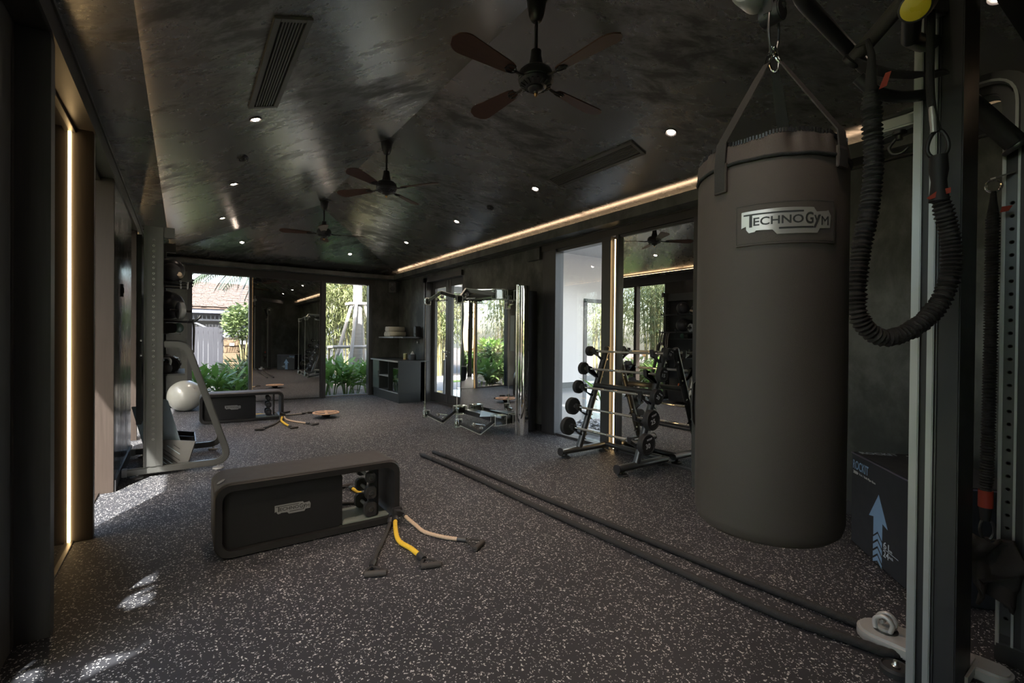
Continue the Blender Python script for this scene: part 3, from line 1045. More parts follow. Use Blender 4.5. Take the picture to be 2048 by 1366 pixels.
# ------------------------------------------------------------------ training benches
def make_bench(loc, rz, label):
    t = thing('training_bench', label, 'bench', loc, rz, 'benches on the gym floor')
    M_ = W[t]
    Lb, D, Hb = 1.155, 0.385, 0.45
    G = lambda x, y, z: M_ @ Vector((x, y, z))
    out = rrect(0, Lb, 0.0, Hb, 0.085, 7)
    inn = rrect(0.042, Lb - 0.042, 0.042, Hb - 0.045, 0.060, 7)
    k = len(out)
    sh = MB()
    prof = [(out, 0.012), (out, D - 0.012), ]
    rim = [(a + (0.006 if a < Lb / 2 else -0.006), b + (0.006 if b < Hb / 2 else -0.006)) for a, b in out]
    rings = [(inn, 0.030), (inn, 0.004), (rim, 0.0), (out, 0.012), (out, D - 0.012), (rim, D), (inn, D - 0.004), (inn, D - 0.030)]
    vs = []
    for pl, y in rings:
        vs += [G(a, y, b) for a, b in pl]
    fs = []
    n = len(rings)
    for i in range(n):
        i2 = (i + 1) % n
        for j in range(k):
            j2 = (j + 1) % k
            fs.append((i * k + j, i * k + j2, i2 * k + j2, i2 * k + j))
    sh.add(vs, fs)
    sh.build('shell', 'bench_shell', t)
    # padded top that curls over the left shoulder
    arc = []
    for i in range(9):
        a = radians(165 - 75 * i / 8)
        arc.append((0.085 + 0.087 * cos(a), Hb - 0.085 + 0.087 * sin(a)))
    arc += [(0.30, Hb + 0.002), (0.60, Hb + 0.002), (Lb - 0.085, Hb + 0.002)]
    for i in range(6):
        a = radians(90 - 62 * i / 5)
        arc.append((Lb - 0.085 + 0.087 * cos(a), Hb - 0.085 + 0.087 * sin(a)))
    pd = MB()
    m_ = len(arc)
    vs, fs = [], []
    cen = (Lb / 2, 0.2)
    for y, off in ((0.018, 0.0), (0.022, 0.006), (D - 0.022, 0.006), (D - 0.018, 0.0)):
        for i, (a, b) in enumerate(arc):
            if i < 9:
                nx, nz = cos(radians(165 - 75 * i / 8)), sin(radians(165 - 75 * i / 8))
            elif i >= m_ - 6:
                aa = radians(90 - 62 * (i - m_ + 6) / 5)
                nx, nz = cos(aa), sin(aa)
            else:
                nx, nz = 0, 1
            e = off if 0 < i < m_ - 1 else 0
            vs.append(G(a + nx * e, y, b + nz * e))
    for r in range(3):
        for i in range(m_ - 1):
            fs.append((r * m_ + i, r * m_ + i + 1, (r + 1) * m_ + i + 1, (r + 1) * m_ + i))
    pd.add(vs, fs)
    pd.build('top_pad', 'charcoal_pad', t)
    em = MB()
    hx = [(0.026 * cos(radians(60 * i)), 0.026 * sin(radians(60 * i))) for i in range(6)]
    aa = radians(118)
    o3 = Vector((0.085 + 0.095 * cos(aa), 0.10, Hb - 0.085 + 0.095 * sin(aa)))
    ux, uy = Vector((sin(aa), 0, -cos(aa))), Vector((0, 1, 0))
    em.prism(hx, M_ @ o3, M_.to_3x3() @ ux, M_.to_3x3() @ uy, 0.002)
    em.build('emblem', 'badge_grey', t)
    fb = MB()
    fb.prism(rrect(0.043, 0.752, 0.043, Hb - 0.046, 0.03, 4), G(0, 0.042, 0), M_.to_3x3() @ Vector((1, 0, 0)), Vector((0, 0, 1)), -(D - 0.084))
    fb.build('storage_block', 'bench_panel', t, 0.003)
    MB().obox(G(0.93, D / 2, 0.047), (0.35, D - 0.09, 0.012), M_.to_3x3()).build('inner_tray', 'bench_tray', t, 0.003)
    MB().obox(G(1.018, D / 2, 0.225), (0.012, 0.20, 0.36), M_.to_3x3()).build('divider', 'bench_shell', t, 0.003)
    fn = lambda x, y, l: G(0.330 + x, 0.042 - l, 0.195 + y)
    badge(t, fn, 0.215, 0.066, 'badge_grey', 'badge_ink')
    for x in (0.10, Lb - 0.10):
        for y in (0.06, D - 0.06):
            MB().lathe([(0.020, 0), (0.024, 0.006), (0.020, 0.012)], G(x, y, -0.004), n=14).build('foot', 'black_rubber', t)
    an = MB()
    an.tube([G(Lb - 0.06, -0.005, 0.10), G(Lb - 0.02, -0.028, 0.085), G(Lb + 0.012, -0.02, 0.06), G(Lb + 0.018, 0.05, 0.05)], 0.016, 8)
    an.obox(G(Lb - 0.03, -0.012, 0.075), (0.07, 0.03, 0.07), M_.to_3x3())
    an.build('band_anchor', 'black_plastic', t, 0.004)
    return t


B1 = (0.155, 3.275, 0.004)
B2 = (0.205, 8.47, 0.004)
make_bench(B1, 0, 'black storage bench with open end, nearest the camera on the flecked floor')
make_bench(B2, radians(-3.0), 'black storage bench farther back beside the exercise ball and wobble board')


def dumbbell(c, sz, d, ln, label, group):
    t = thing('dumbbell', label, 'dumbbell', c, d, group)
    M_ = W[t]
    for s in (-1, 1):
        hd = MB().prism(rrect(-sz / 2, sz / 2, -sz * 0.58, sz * 0.58, sz * 0.30, 3), M_ @ Vector((0, s * ln / 2 - 0.026, 0)), M_.to_3x3() @ Vector((1, 0, 0)), Vector((0, 0, 1)), -0.052)
        ho = hd.build('head', 'black_rubber', t, 0.006)
        MB().lathe([(0.019, 0), (0.019, 0.004), (0.012, 0.006), (0.010, 0.002), (0, 0.002)], M_ @ Vector((0, s * (ln / 2 + 0.026), 0)), M_.to_3x3() @ Vector((0, s, 0)), 16).build('end_cap', 'graphite_metal', ho)
    MB().cyl(M_ @ Vector((0, -ln / 2, 0)), M_ @ Vector((0, ln / 2, 0)), 0.013, 12).build('grip', 'knurled_steel', t)
    return t


for i, (z, sz, w_) in enumerate(((0.112, 0.088, 'lowest and largest'), (0.232, 0.078, 'middle'), (0.338, 0.062, 'topmost and smallest'))):
    dumbbell((1.112, 3.46, z), sz, 0, 0.22, '%s black dumbbell held in the open end of the near bench' % w_, 'dumbbells in the benches')
    dumbbell((1.112 - 0.155 + 0.205 - 0.01, 8.63, z), sz, radians(-3), 0.22, '%s black dumbbell held in the open end of the far bench' % w_, 'dumbbells in the benches')


def resistance_band(pts, grip_a, grip_b, material, label, group, r=0.0125):
    """elastic tube lying on the floor from a bench corner to a strap handle"""
    P0 = Vector(pts[0])
    t = thing('resistance_band', label, 'resistance band', P0, 0, group)
    path = bez(pts, 14)
    # resample evenly so the sleeve can pucker
    d = [0]
    for a, b in zip(path, path[1:]):
        d.append(d[-1] + (b - a).length)
    tot = d[-1]
    n = max(20, int(tot / 0.010))
    out, j = [], 0
    for i in range(n + 1):
        s = tot * i / n
        while j < len(d) - 2 and d[j + 1] < s:
            j += 1
        f = (s - d[j]) / max(1e-6, d[j + 1] - d[j])
        out.append(path[j].lerp(path[j + 1], f))
    rr = [r * (1.0 + 0.10 * (1 if i % 2 else -1) * random.uniform(0.5, 1.2)) for i in range(n + 1)]
    MB().tube(out, rr, 12).build('elastic_tube', material, t)
    e, dr = out[-1], (out[-1] - out[-4]).normalized()
    MB().tube([e - dr * 0.012, e + dr * 0.008, e + dr * 0.05], [r * 1.5, r * 1.55, r * 1.15], 14).build('collar', 'black_plastic', t)
    MB().tube([out[0], out[0] + (out[2] - out[0]).normalized() * 0.04], r * 1.35, 12).build('clip', 'black_plastic', t)
    c0 = e + dr * 0.045
    ga, gb = Vector(grip_a), Vector(grip_b)
    ax = (gb - ga).normalized()
    st = MB()
    for g_ in (ga - ax * 0.004, gb + ax * 0.004):
        st.tube(bez([c0, c0.lerp(g_, 0.5) + Vector((0, 0, 0.006)), g_], 5), 0.004, flat=(0.016, 0.005))
    st.tube([ga - ax * 0.006, gb + ax * 0.006], 0.004, 8)
    st.build('strap', 'black_webbing', t)
    MB().tube([ga, ga + ax * 0.002, gb - ax * 0.002, gb], [0.014, 0.0165, 0.0165, 0.014], 16).build('grip', 'foam_grip', t)
    return t


gA, gB = 'bands fanned out from the near bench', 'bands fanned out from the far bench'
resistance_band([(1.225, 3.245, 0.05), (1.187, 3.18, 0.018), (1.075, 2.985, 0.016), (0.985, 2.84, 0.016), (0.925, 2.73, 0.016)], (0.838, 2.62, 0.017), (0.950, 2.572, 0.017), 'band_sleeve', 'black elastic band with handle, leftmost in front of the near bench', gA, 0.014)
resistance_band([(1.262, 3.245, 0.05), (1.215, 3.12, 0.016), (1.165, 2.93, 0.016), (1.185, 2.78, 0.016), (1.192, 2.655, 0.016)], (1.141, 2.53, 0.017), (1.252, 2.492, 0.017), 'band_yellow', 'yellow elastic band with black handle in front of the near bench', gA, 0.015)
resistance_band([(1.325, 3.275, 0.055), (1.36, 3.12, 0.016), (1.365, 2.97, 0.015), (1.43, 2.83, 0.015), (1.505, 2.735, 0.015)], (1.515, 2.545, 0.017), (1.615, 2.612, 0.017), 'band_beige', 'beige ribbed elastic band with handle, right of the near bench', gA, 0.0125)
resistance_band([(1.26, 3.72, 0.05), (1.28, 3.85, 0.016), (1.25, 4.0, 0.016), (1.225, 4.17, 0.016)], (1.15, 4.27, 0.017), (1.26, 4.30, 0.017), 'band_yellow', 'yellow elastic band seen through the opening of the near bench', gA, 0.014)
resistance_band([(1.23, 3.70, 0.05), (1.18, 3.78, 0.016), (1.05, 3.84, 0.016), (0.90, 3.86, 0.016)], (0.80, 3.92, 0.017), (0.79, 3.80, 0.017), 'band_sleeve', 'black elastic band lying behind the near bench', gA, 0.013)
resistance_band([(1.30, 8.39, 0.05), (1.26, 8.20, 0.016), (1.14, 7.90, 0.015), (1.00, 7.68, 0.015)], (0.848, 7.57, 0.017), (0.956, 7.525, 0.017), 'band_sleeve', 'black elastic band with handle in front of the far bench', gB, 0.014)
resistance_band([(1.335, 8.39, 0.05), (1.285, 8.20, 0.016), (1.28, 7.90, 0.015), (1.305, 7.58, 0.015)], (1.285, 7.43, 0.017), (1.392, 7.442, 0.017), 'band_yellow', 'yellow elastic band with handle in front of the far bench', gB, 0.015)
resistance_band([(1.355, 8.42, 0.05), (1.37, 8.22, 0.015), (1.45, 7.95, 0.015), (1.572, 7.72, 0.015)], (1.606, 7.535, 0.017), (1.712, 7.592, 0.017), 'band_beige', 'beige elastic band with handle, right of the far bench', gB, 0.013)
resistance_band([(1.385, 8.62, 0.05), (1.45, 8.70, 0.015), (1.57, 8.70, 0.015), (1.70, 8.73, 0.015)], (1.80, 8.80, 0.017), (1.895, 8.755, 0.017), 'band_grey', 'grey elastic band lying between the far bench and the wobble board', gB, 0.013)
resistance_band([(1.375, 8.72, 0.05), (1.37, 8.82, 0.015), (1.405, 8.92, 0.015)], (1.458, 9.02, 0.017), (1.560, 9.075, 0.017), 'band_sleeve', 'short black elastic band behind the right end of the far bench', gB, 0.013)
resistance_band([(1.28, 8.83, 0.05), (1.22, 8.92, 0.015), (1.08, 9.00, 0.015), (0.95, 9.02, 0.015)], (0.86, 9.08, 0.017), (0.84, 8.97, 0.017), 'band_yellow', 'yellow elastic band seen through the opening of the far bench', gB, 0.014)

# ------------------------------------------------------------------ exercise ball, wobble board
t = thing('exercise_ball', 'large pearl white exercise ball on the floor below the far window', 'exercise ball', (0.04, 10.2, 0))
MB().ball((0.04, 10.2, 0.272), 0.275, 48).build('shell', 'ball_pearl', t)
MB().lathe([(0.016, 0), (0.014, 0.004), (0, 0.005)], (0.04 + 0.13, 10.2 - 0.19, 0.272 + 0.150), (0.47, -0.69, 0.55), 14).build('valve', 'badge_grey', t)
t = thing('wobble_board', 'round wooden wobble board on its black half dome', 'balance board', (1.97, 8.22, 0))
wx, wy = 1.97, 8.22
MB().lathe([(0.0, 0.068), (0.205, 0.068), (0.212, 0.074), (0.212, 0.082), (0.206, 0.086), (0.196, 0.080), (0.0, 0.080)], (wx, wy, 0), n=44).build('deck', 'plywood', t)
MB().lathe([(0, 0.0), (0.045, 0.006), (0.07, 0.03), (0.078, 0.068)], (wx, wy, 0), n=28).build('dome', 'black_rubber', t)
rb = MB()
for a in (0.35, 0.35 + pi / 3, 0.35 + 2 * pi / 3):
    rb.obox((wx, wy, 0.084), (0.385, 0.034, 0.010), a)
rb.build('rib', 'plywood', t, 0.003)
for i in range(6):
    a = 0.35 + pi / 6 + i * pi / 3
    pts = [(wx + r * cos(a + d), wy + r * sin(a + d)) for r, d in ((0.062, -0.2), (0.172, -0.38), (0.182, 0), (0.172, 0.38), (0.062, 0.2))]
    MB().prism(pts, (0, 0, 0.0795), (1, 0, 0), (0, 1, 0), 0.002).build('grip_pad', 'wood_dark', t)

# ------------------------------------------------------------------ battle rope looped through the rig foot
t = thing('battle_rope', 'long black battle rope laid double across the floor', 'rope', (2.31, 4.96, 0))
ra = [(2.226, 4.955, 0.021), (2.262, 4.45, 0.021), (2.286, 3.75, 0.021), (2.292, 3.0, 0.021), (2.320, 2.2, 0.021), (2.345, 1.5, 0.021), (2.37, 1.10, 0.021), (2.44, 0.82, 0.022)]
rb_ = [(2.401, 5.005, 0.021), (2.442, 4.45, 0.021), (2.46, 3.75, 0.021), (2.475, 3.0, 0.021), (2.520, 2.2, 0.021), (2.555, 1.5, 0.021), (2.585, 1.10, 0.021), (2.60, 0.90, 0.022)]
loop = ra + [(2.475, 0.70, 0.020), (2.56, 0.655, 0.020), (2.625, 0.72, 0.020)] + list(reversed(rb_))
path = bez(loop, 26)
rope = MB()
k = 18
vs, fs = [], []
acc = 0
nrm = Vector((0, 0, 1))
for i, p in enumerate(path):
    a, b = path[max(0, i - 1)], path[min(len(path) - 1, i + 1)]
    if i:
        acc += (p - path[i - 1]).length
    tg = (b - a).normalized()
    nrm = (nrm - tg * nrm.dot(tg)).normalized()
    bn = tg.cross(nrm)
    for j in range(k):
        th = 2 * pi * j / k
        r = 0.0185 + 0.0026 * abs(sin(1.5 * th + acc * 70))
        vs.append(p + (nrm * cos(th) + bn * sin(th)) * r)
for i in range(len(path) - 1):
    for j in range(k):
        fs.append((i * k + j, i * k + (j + 1) % k, (i + 1) * k + (j + 1) % k, (i + 1) * k + j))
rope.add(vs, fs)
rope.build('cord', 'rope_black', t)
for ps in (ra, rb_):
    p0, p1 = Vector(ps[0]), Vector(ps[0]).lerp(Vector(ps[1]), 0.55)
    MB().tube([p0, p0.lerp(p1, 0.03), p1], [0.018, 0.0225, 0.0225], 16).build('end_sleeve', 'black_rubber', t)

# ------------------------------------------------------------------ punching bag
bx, by, R = 1.270, 0.631, 0.175
c_ = Vector((0.8956, 0.4449, 0)).normalized()
rgt = Vector((c_.y, -c_.x, 0))
t = thing('punching_bag', 'big dark brown leather punching bag hanging from three straps', 'punching bag', (bx, by, 0.86))


def onbag(alpha, z, lift=0.0, rad=None):
    r = (R if rad is None else rad) + lift
    return Vector((bx, by, z)) + (rgt * sin(alpha) - c_ * cos(alpha)) * r


body = MB().lathe([(0, 0.862), (R - 0.05, 0.860), (R - 0.02, 0.865), (R - 0.006, 0.878), (R, 0.900), (R + 0.001, 1.2), (R, 1.5), (R, 1.767), (R - 0.003, 1.775)], (bx, by, 0), n=96)
body.build('bag_body', 'bag_leather', t, angle=50)
skirt = MB()


def skirt_pt(u, v):
    a = 2 * pi * u
    wr = 0.004 * sin(a * 9 + 1.3) + 0.003 * sin(a * 17) + 0.002 * sin(a * 31 + 2)
    z = 1.782 + 0.050 * v + (0.004 * sin(a * 5) if v > 0.9 else 0)
    r = R + 0.001 - 0.012 * v + wr * (0.3 + v) * (1 if v < 0.95 else 0.6)
    return Vector((bx, by, z)) + (rgt * sin(a) - c_ * cos(a)) * r


skirt.grid(skirt_pt, 120, 8, wrap=True)
so = skirt.build('zip_skirt', 'bag_leather', t, angle=60)
cap = MB()
cap.lathe([(R - 0.014, 1.812), (R - 0.05, 1.812), (0, 1.808)], (bx, by, 0), n=64)
cap.build('lid', 'bag_leather', t)
pipe = MB()
pipe.tube([onbag(2 * pi * i / 96, 1.7785 + 0.001 * sin(i), 0.001) for i in range(96)], 0.0042, 8, closed=True)
pipe.build('piping', 'black_webbing', t)
zp = MB()
for i in range(150):
    a = 2 * pi * i / 150
    p = skirt_pt(i / 150, 1.0)
    zp.obox(p + Vector((0, 0, 0.003)), (0.004, 0.0042, 0.010), atan2(p.y - by, p.x - bx))
zo = zp.build('zip_teeth', 'black_plastic', so)
zo['kind'] = 'stuff'
apex = Vector((1.279, 0.631, 2.113))
for k, (al, nm) in enumerate(((radians(-36.5), 'hanging_strap'), (radians(55), 'hanging_strap'), (radians(163), 'hanging_strap'))):
    low = onbag(al, 1.715 if k == 0 else 1.752, 0.004)
    mid = onbag(al, 1.782, 0.005)
    rim = onbag(al, 1.836, 0.0)
    ring = apex + (rgt * sin(al) - c_ * cos(al)) * 0.022 + Vector((0, 0, -0.035))
    tang = (rgt * cos(al) + c_ * sin(al))
    st = MB()
    pts = [low, mid, rim, ring]
    vs, fs = [], []
    for i, (p, wd) in enumerate(((low, 0.030), (mid, 0.030), (rim, 0.030), (rim.lerp(ring, 0.5), 0.030), (rim.lerp(ring, 0.82), 0.026), (ring, 0.016))):
        outw = (rgt * sin(al) - c_ * cos(al))
        for sx, so_ in ((-1, 0), (1, 0), (1, 1), (-1, 1)):
            vs.append(p + tang * (sx * wd / 2) + outw * (so_ * 0.0035))
    for i in range(5):
        for j in range(4):
            fs.append((i * 4 + j, i * 4 + (j + 1) % 4, (i + 1) * 4 + (j + 1) % 4, (i + 1) * 4 + j))
    fs += [(3, 2, 1, 0), (20, 21, 22, 23)]
    st.add(vs, fs)
    s_o = st.build(nm, 'webbing' if k < 2 else 'black_webbing', t)
    tabp = MB()
    vs = []
    for z in ((1.714, 1.785) if k == 0 else (1.75, 1.80)):
        for q in (-0.018, 0.018):
            vs += [onbag(al + q / R, z, 0.001), onbag(al + q / R, z, 0.0085)]
    tabp.add(vs, [(0, 1, 3, 2), (4, 6, 7, 5), (0, 4, 5, 1), (2, 3, 7, 6), (0, 2, 6, 4), (1, 5, 7, 3)])
    tabp.build('strap_tab', 'bag_leather', s_o, 0.0015)
    # steel ring through the strap end
    out2 = (rgt * sin(al) - c_ * cos(al))
    rg = MB()
    rg.tube([ring + (apex + Vector((0, 0, 0.01)) - ring) * (0.5 - 0.62 * cos(a)) + tang * (0.011 * sin(a)) for a in [2 * pi * i / 20 for i in range(20)]], 0.0028, 8, closed=True)
    rg.build('ring', 'chrome', s_o)
gr = MB()
gr.tube([onbag(radians(-94), z, l) for z, l in ((1.235, 0.002), (1.225, 0.010), (1.16, 0.012), (1.12, 0.010), (1.10, 0.002))], 0.003, flat=(0.028, 0.004))
gr.build('side_loop', 'webbing', t)
MB().tube([onbag(radians(-92), z, 0.003) for z in (1.10, 1.0, 0.93)], 0.003, flat=(0.016, 0.004)).build('side_piping', 'webbing', t)
# patch with the maker's badge
PW, PH = 0.219, 0.099
al0 = radians(12.2) - PW / 2 / R
patch = MB()


def pf(x, y, l):
    return onbag(al0 + x / R, 1.574 + y, l)


lay(patch, slab(rrect(0, PW, 0, PH, 0.004, 3), 0.0042), 0, 0, pf, 0.008)
po = patch.build('logo_patch', 'bag_leather', t, angle=20)
stt = MB()
n = 64
for i in range(n):
    for y in (0.0045, PH - 0.0045):
        x = 0.004 + (PW - 0.008) * (i + 0.5) / n
        lay(stt, slab([(-0.0012, -0.0004), (0.0012, -0.0004), (0.0012, 0.0004), (-0.0012, 0.0004)], 0.0008), x, y, lambda x, y, l: pf(x, y, l + 0.0040))
for i in range(26):
    y = 0.0045 + (PH - 0.009) * (i + 0.5) / 26
    for x in (0.0045, PW - 0.0045):
        lay(stt, slab([(-0.0004, -0.0012), (0.0004, -0.0012), (0.0004, 0.0012), (-0.0004, 0.0012)], 0.0008), x, y, lambda x, y, l: pf(x, y, l + 0.0040))
so2 = stt.build('stitching', 'black_webbing', po)
so2['kind'] = 'stuff'
badge(t, lambda x, y, l: pf(0.016 + x, 0.021 + y, l), 0.188, 0.060, 'badge_silver', 'badge_ink', 0.007, 0.0042)

# ------------------------------------------------------------------ workout rig on the right
rig = thing('workout_rig', 'tall grey and black workout rig with pull-up handles and bag arm', 'exercise machine', (2.45, 0.55, 0))
pp = lambda nm, mb, m_, bv=0.0, par=None: mb.build(nm, m_, rig if par is None else par, bv)
mc = MB().bb(2.352, 2.58, 0.470, 0.612, 0.0, 2.95)
col1 = pp('column', mc, 'black_paint', 0.004)
pp('edge_rail', MB().bb(2.338, 2.354, 0.584, 0.612, 0.0, 2.95), 'silver_paint', 0.003, col1)
pp('edge_rail', MB().bb(2.338, 2.354, 0.541, 0.562, 0.0, 2.95), 'silver_paint', 0.003, col1)
pp('edge_rail', MB().bb(2.345, 2.354, 0.533, 0.536, 0.0, 2.95), 'graphite_metal', 0.0, col1)
# bag arm and its pulley block
pp('bag_arm', MB().bar((2.40, 0.62, 2.80), (1.318, 0.664, 2.44), 0.07, 0.10), 'silver_paint', 0.012)
hb = MB().lathe([(0.0, -0.04), (0.050, -0.04), (0.056, -0.03), (0.056, 0.03), (0.050, 0.04), (0, 0.04)], (1.258, 0.664, 2.300), (1, 0, 0), 28)
hub = pp('pulley', hb, 'silver_paint')
MB().lathe([(0.0, -0.043), (0.034, -0.043), (0.034, 0.043), (0, 0.043)], (1.258, 0.664, 2.300), (1, 0, 0), 24).build('pulley_core', 'black_plastic', hub)
fk = MB()
fk.bb(1.251, 1.306, 0.619, 0.646, 2.206, 2.46)
fk.cyl((1.279, 0.607, 2.217), (1.279, 0.659, 2.217), 0.027, 24)
fo = pp('pulley_fork', fk, 'black_plastic', 0.003)
MB().lathe([(0.012, 0), (0.012, 0.010), (0.007, 0.016), (0, 0.017)], (1.285, 0.619, 2.232), (0, -1, 0), 12).build('pin', 'chrome', fo)
cb = MB()
for s in (-1, 1):
    cb.tube(bez([(1.279, 0.631, 2.237), (1.279 + s * 0.022, 0.629, 2.217), (1.279 + s * 0.026, 0.629, 2.16), (1.279 + s * 0.012, 0.630, 2.113), (1.279, 0.631, 2.108)], 6), 0.0036, 8)
cb.build('carabiner', 'graphite_metal', fo)
# pull-up handles
pp('pull_up_bar', MB().tube(fillet([(1.845, 0.835, 2.80), (1.865, 0.83, 2.63), (2.395, 0.79, 2.525)], 0.06, 6), 0.027, 16), 'black_paint')
hA = pp('grip_handle', MB().cyl((2.028, 0.712, 2.39), (1.975, 0.515, 2.52), 0.026, 20), 'foam_grip')
MB().lathe([(0.0, -0.012), (0.030, -0.012), (0.034, -0.006), (0.034, 0.004), (0.027, 0.010)], (2.028, 0.712, 2.39), (-0.24, -0.86, 0.55), 20).build('end_flange', 'black_plastic', hA)
cu_ = pp('pivot_housing', MB().lathe([(0, 0.14), (0.046, 0.14), (0.049, 0.11), (0.047, 0.03), (0.043, 0.002), (0.040, 0.0)], (1.845, 0.482, 2.382), (0.72, 0.10, 0.52), 28), 'black_plastic')
MB().lathe([(0.0, -0.001), (0.036, -0.001), (0.040, 0.002), (0.040, 0.012), (0, 0.012)], (1.845, 0.482, 2.382), (0.72, 0.10, 0.52), 28).build('end_cap', 'cap_yellow', cu_)
pp('cross_arm', MB().bar((1.93, 0.50, 2.44), (2.36, 0.54, 2.62), 0.05, 0.06), 'black_paint', 0.008)
pp('cross_arm', MB().tube([(1.97, 0.52, 2.50), (2.10, 0.56, 2.42), (2.25, 0.565, 2.46), (2.36, 0.56, 2.50)], 0.028, 14), 'black_paint')
pp('lower_hook', MB().tube(bez([(2.05, 0.70, 2.33), (2.10, 0.66, 2.275), (2.20, 0.62, 2.27), (2.36, 0.58, 2.31)], 6), 0.021, 12), 'black_plastic')
pp('strap', MB().tube(bez([(2.015, 0.70, 2.375), (2.06, 0.62, 2.315), (2.14, 0.55, 2.30), (2.20, 0.52, 2.315), (2.245, 0.515, 2.315)], 5), 0.003, flat=(0.058, 0.006)), 'black_webbing')
# second column, arched over towards the mirrors
c2 = pp('column', MB().bb(2.838, 2.95, 0.355, 0.436, 0.065, 2.22), 'black_paint', 0.004)
pp('edge_rail', MB().bb(2.828, 2.842, 0.430, 0.442, 0.065, 2.22), 'silver_paint', 0.002, c2)
pp('edge_rail', MB().bb(2.828, 2.842, 0.388, 0.396, 0.065, 2.22), 'silver_paint', 0.002, c2)
pp('edge_rail', MB().bb(2.828, 2.842, 0.355, 0.366, 0.065, 2.22), 'graphite_metal', 0.002, c2)
pp('hole_strip', MB().bb(2.834, 2.8395, 0.396, 0.430, 0.12, 2.05), 'graphite_metal', 0.0, c2)
hol = MB()
z = 0.19
while z < 1.98:
    hol.lathe([(0.0, 0.0), (0.0055, 0.0), (0.0085, 0.0012), (0.0085, 0.0)], (2.834, 0.411, z), (-1, 0, 0), 10)
    z += 0.0545
ho = pp('hole', hol, 'badge_ink', 0.0, c2)
ho['kind'] = 'stuff'
pp('column_shoe', MB().bb(2.826, 2.955, 0.350, 0.444, 0.0, 0.085), 'graphite_metal', 0.006)
arch = fillet([(2.885, 0.398, 2.20), (2.885, 0.398, 2.485), (2.885, 0.90, 2.40)], 0.17, 8)
ar = pp('arch_arm', MB().tube(arch, 0.05, flat=(0.10, 0.085)), 'graphite_metal', 0.006)
pp('arch_rail', MB().tube([p + Vector((-0.052, 0, 0)) for p in arch], 0.01, flat=(0.010, 0.060)), 'silver_paint', 0.002, ar)
pd_ = MB().prism(rrect(-0.06, 0.06, -0.10, 0.10, 0.055, 6), (2.86, 0.80, 2.375), (1, 0, 0), (0, 1, 0), 0.055)
pp('arm_paddle', pd_, 'silver_paint', 0.008)
pp('arm_cover', MB().prism(rrect(-0.056, 0.056, -0.095, 0.095, 0.05, 6), (2.86, 0.80, 2.430), (1, 0, 0), (0, 1, 0), 0.022), 'black_plastic', 0.006)
pp('arm_hook', MB().lathe([(0.030, 0), (0.030, -0.015), (0.014, -0.02), (0.014, -0.04)], (2.86, 0.80, 2.375), n=18).tube(bez([(2.86, 0.815, 2.345), (2.86, 0.840, 2.31), (2.86, 0.825, 2.275), (2.86, 0.79, 2.27), (2.86, 0.765, 2.29)], 5), 0.008, 10), 'graphite_metal')
rl = pp('side_roller', MB().cyl((2.70, 0.58, 2.45), (2.80, 0.40, 2.17), 0.038, 22), 'black_rubber')
MB().lathe([(0.038, 0), (0.052, 0.004), (0.054, 0.014), (0.050, 0.022), (0, 0.024)], (2.80, 0.40, 2.17), (0.29, -0.52, -0.80), 24).build('end_flange', 'graphite_metal', rl)
pp('ring_bracket', MB().bar((2.83, 0.41, 2.06), (2.745, 0.455, 2.03), 0.02, 0.006), 'grey_metal')
pp('top_beam', MB().bar((2.36, 0.40, 2.86), (3.4, 0.33, 2.76), 0.16, 0.14), 'black_paint', 0.01)
# feet
f1 = MB()
ca = [(0.0 + 0.095 * cos(radians(a)), 0.135 + 0.095 * sin(radians(a))) for a in range(0, 181, 18)]
f1.prism([(0.095, -0.16)] + ca + [(-0.095, -0.16)], (2.575, 0.62, 0.010), (1, 0, 0), (0, 1, 0), 0.052)
ft = pp('floor_foot', f1, 'grey_metal', 0.010)
MB().lathe([(0.046, 0), (0.046, 0.004), (0.036, 0.004), (0.034, 0.0)], (2.575, 0.745, 0.062), n=24).build('socket', 'graphite_metal', ft)
sk = MB()
for s in (-1, 1):
    sk.tube(bez([(2.575 + s * 0.021, 0.775, 0.06), (2.575 + s * 0.021, 0.778, 0.105), (2.575 + s * 0.021, 0.745, 0.128), (2.575 + s * 0.021, 0.715, 0.105), (2.575 + s * 0.021, 0.722, 0.066)], 6), 0.0095, 10)
sk.lathe([(0.030, -0.003), (0.030, 0.014), (0.022, 0.016)], (2.575, 0.745, 0.062), n=20)
sk.build('shackle', 'grey_metal', ft)
MB().cyl((2.535, 0.748, 0.108), (2.615, 0.748, 0.108), 0.009, 12).build('pin', 'bolt_steel', ft)
for nm, p, r in (('rubber_foot', (2.385, 0.655, 0.0), 0.055),):
    fo2 = pp(nm, MB().lathe([(r, 0), (r, 0.020), (r - 0.008, 0.030), (r - 0.012, 0.024), (0, 0.022)], p, n=28), 'black_rubber')
    MB().lathe([(0.014, 0.02), (0.016, 0.03), (0.010, 0.036), (0.008, 0.050), (0, 0.052)], p, n=14).build('bolt', 'bolt_steel', fo2)
f3 = MB().prism(rrect(-0.06, 0.06, -0.10, 0.06, 0.05, 6), (2.66, 0.46, 0.0), (1, 0, 0), (0, 1, 0), 0.05)
pp('floor_foot', f3, 'grey_metal', 0.010)

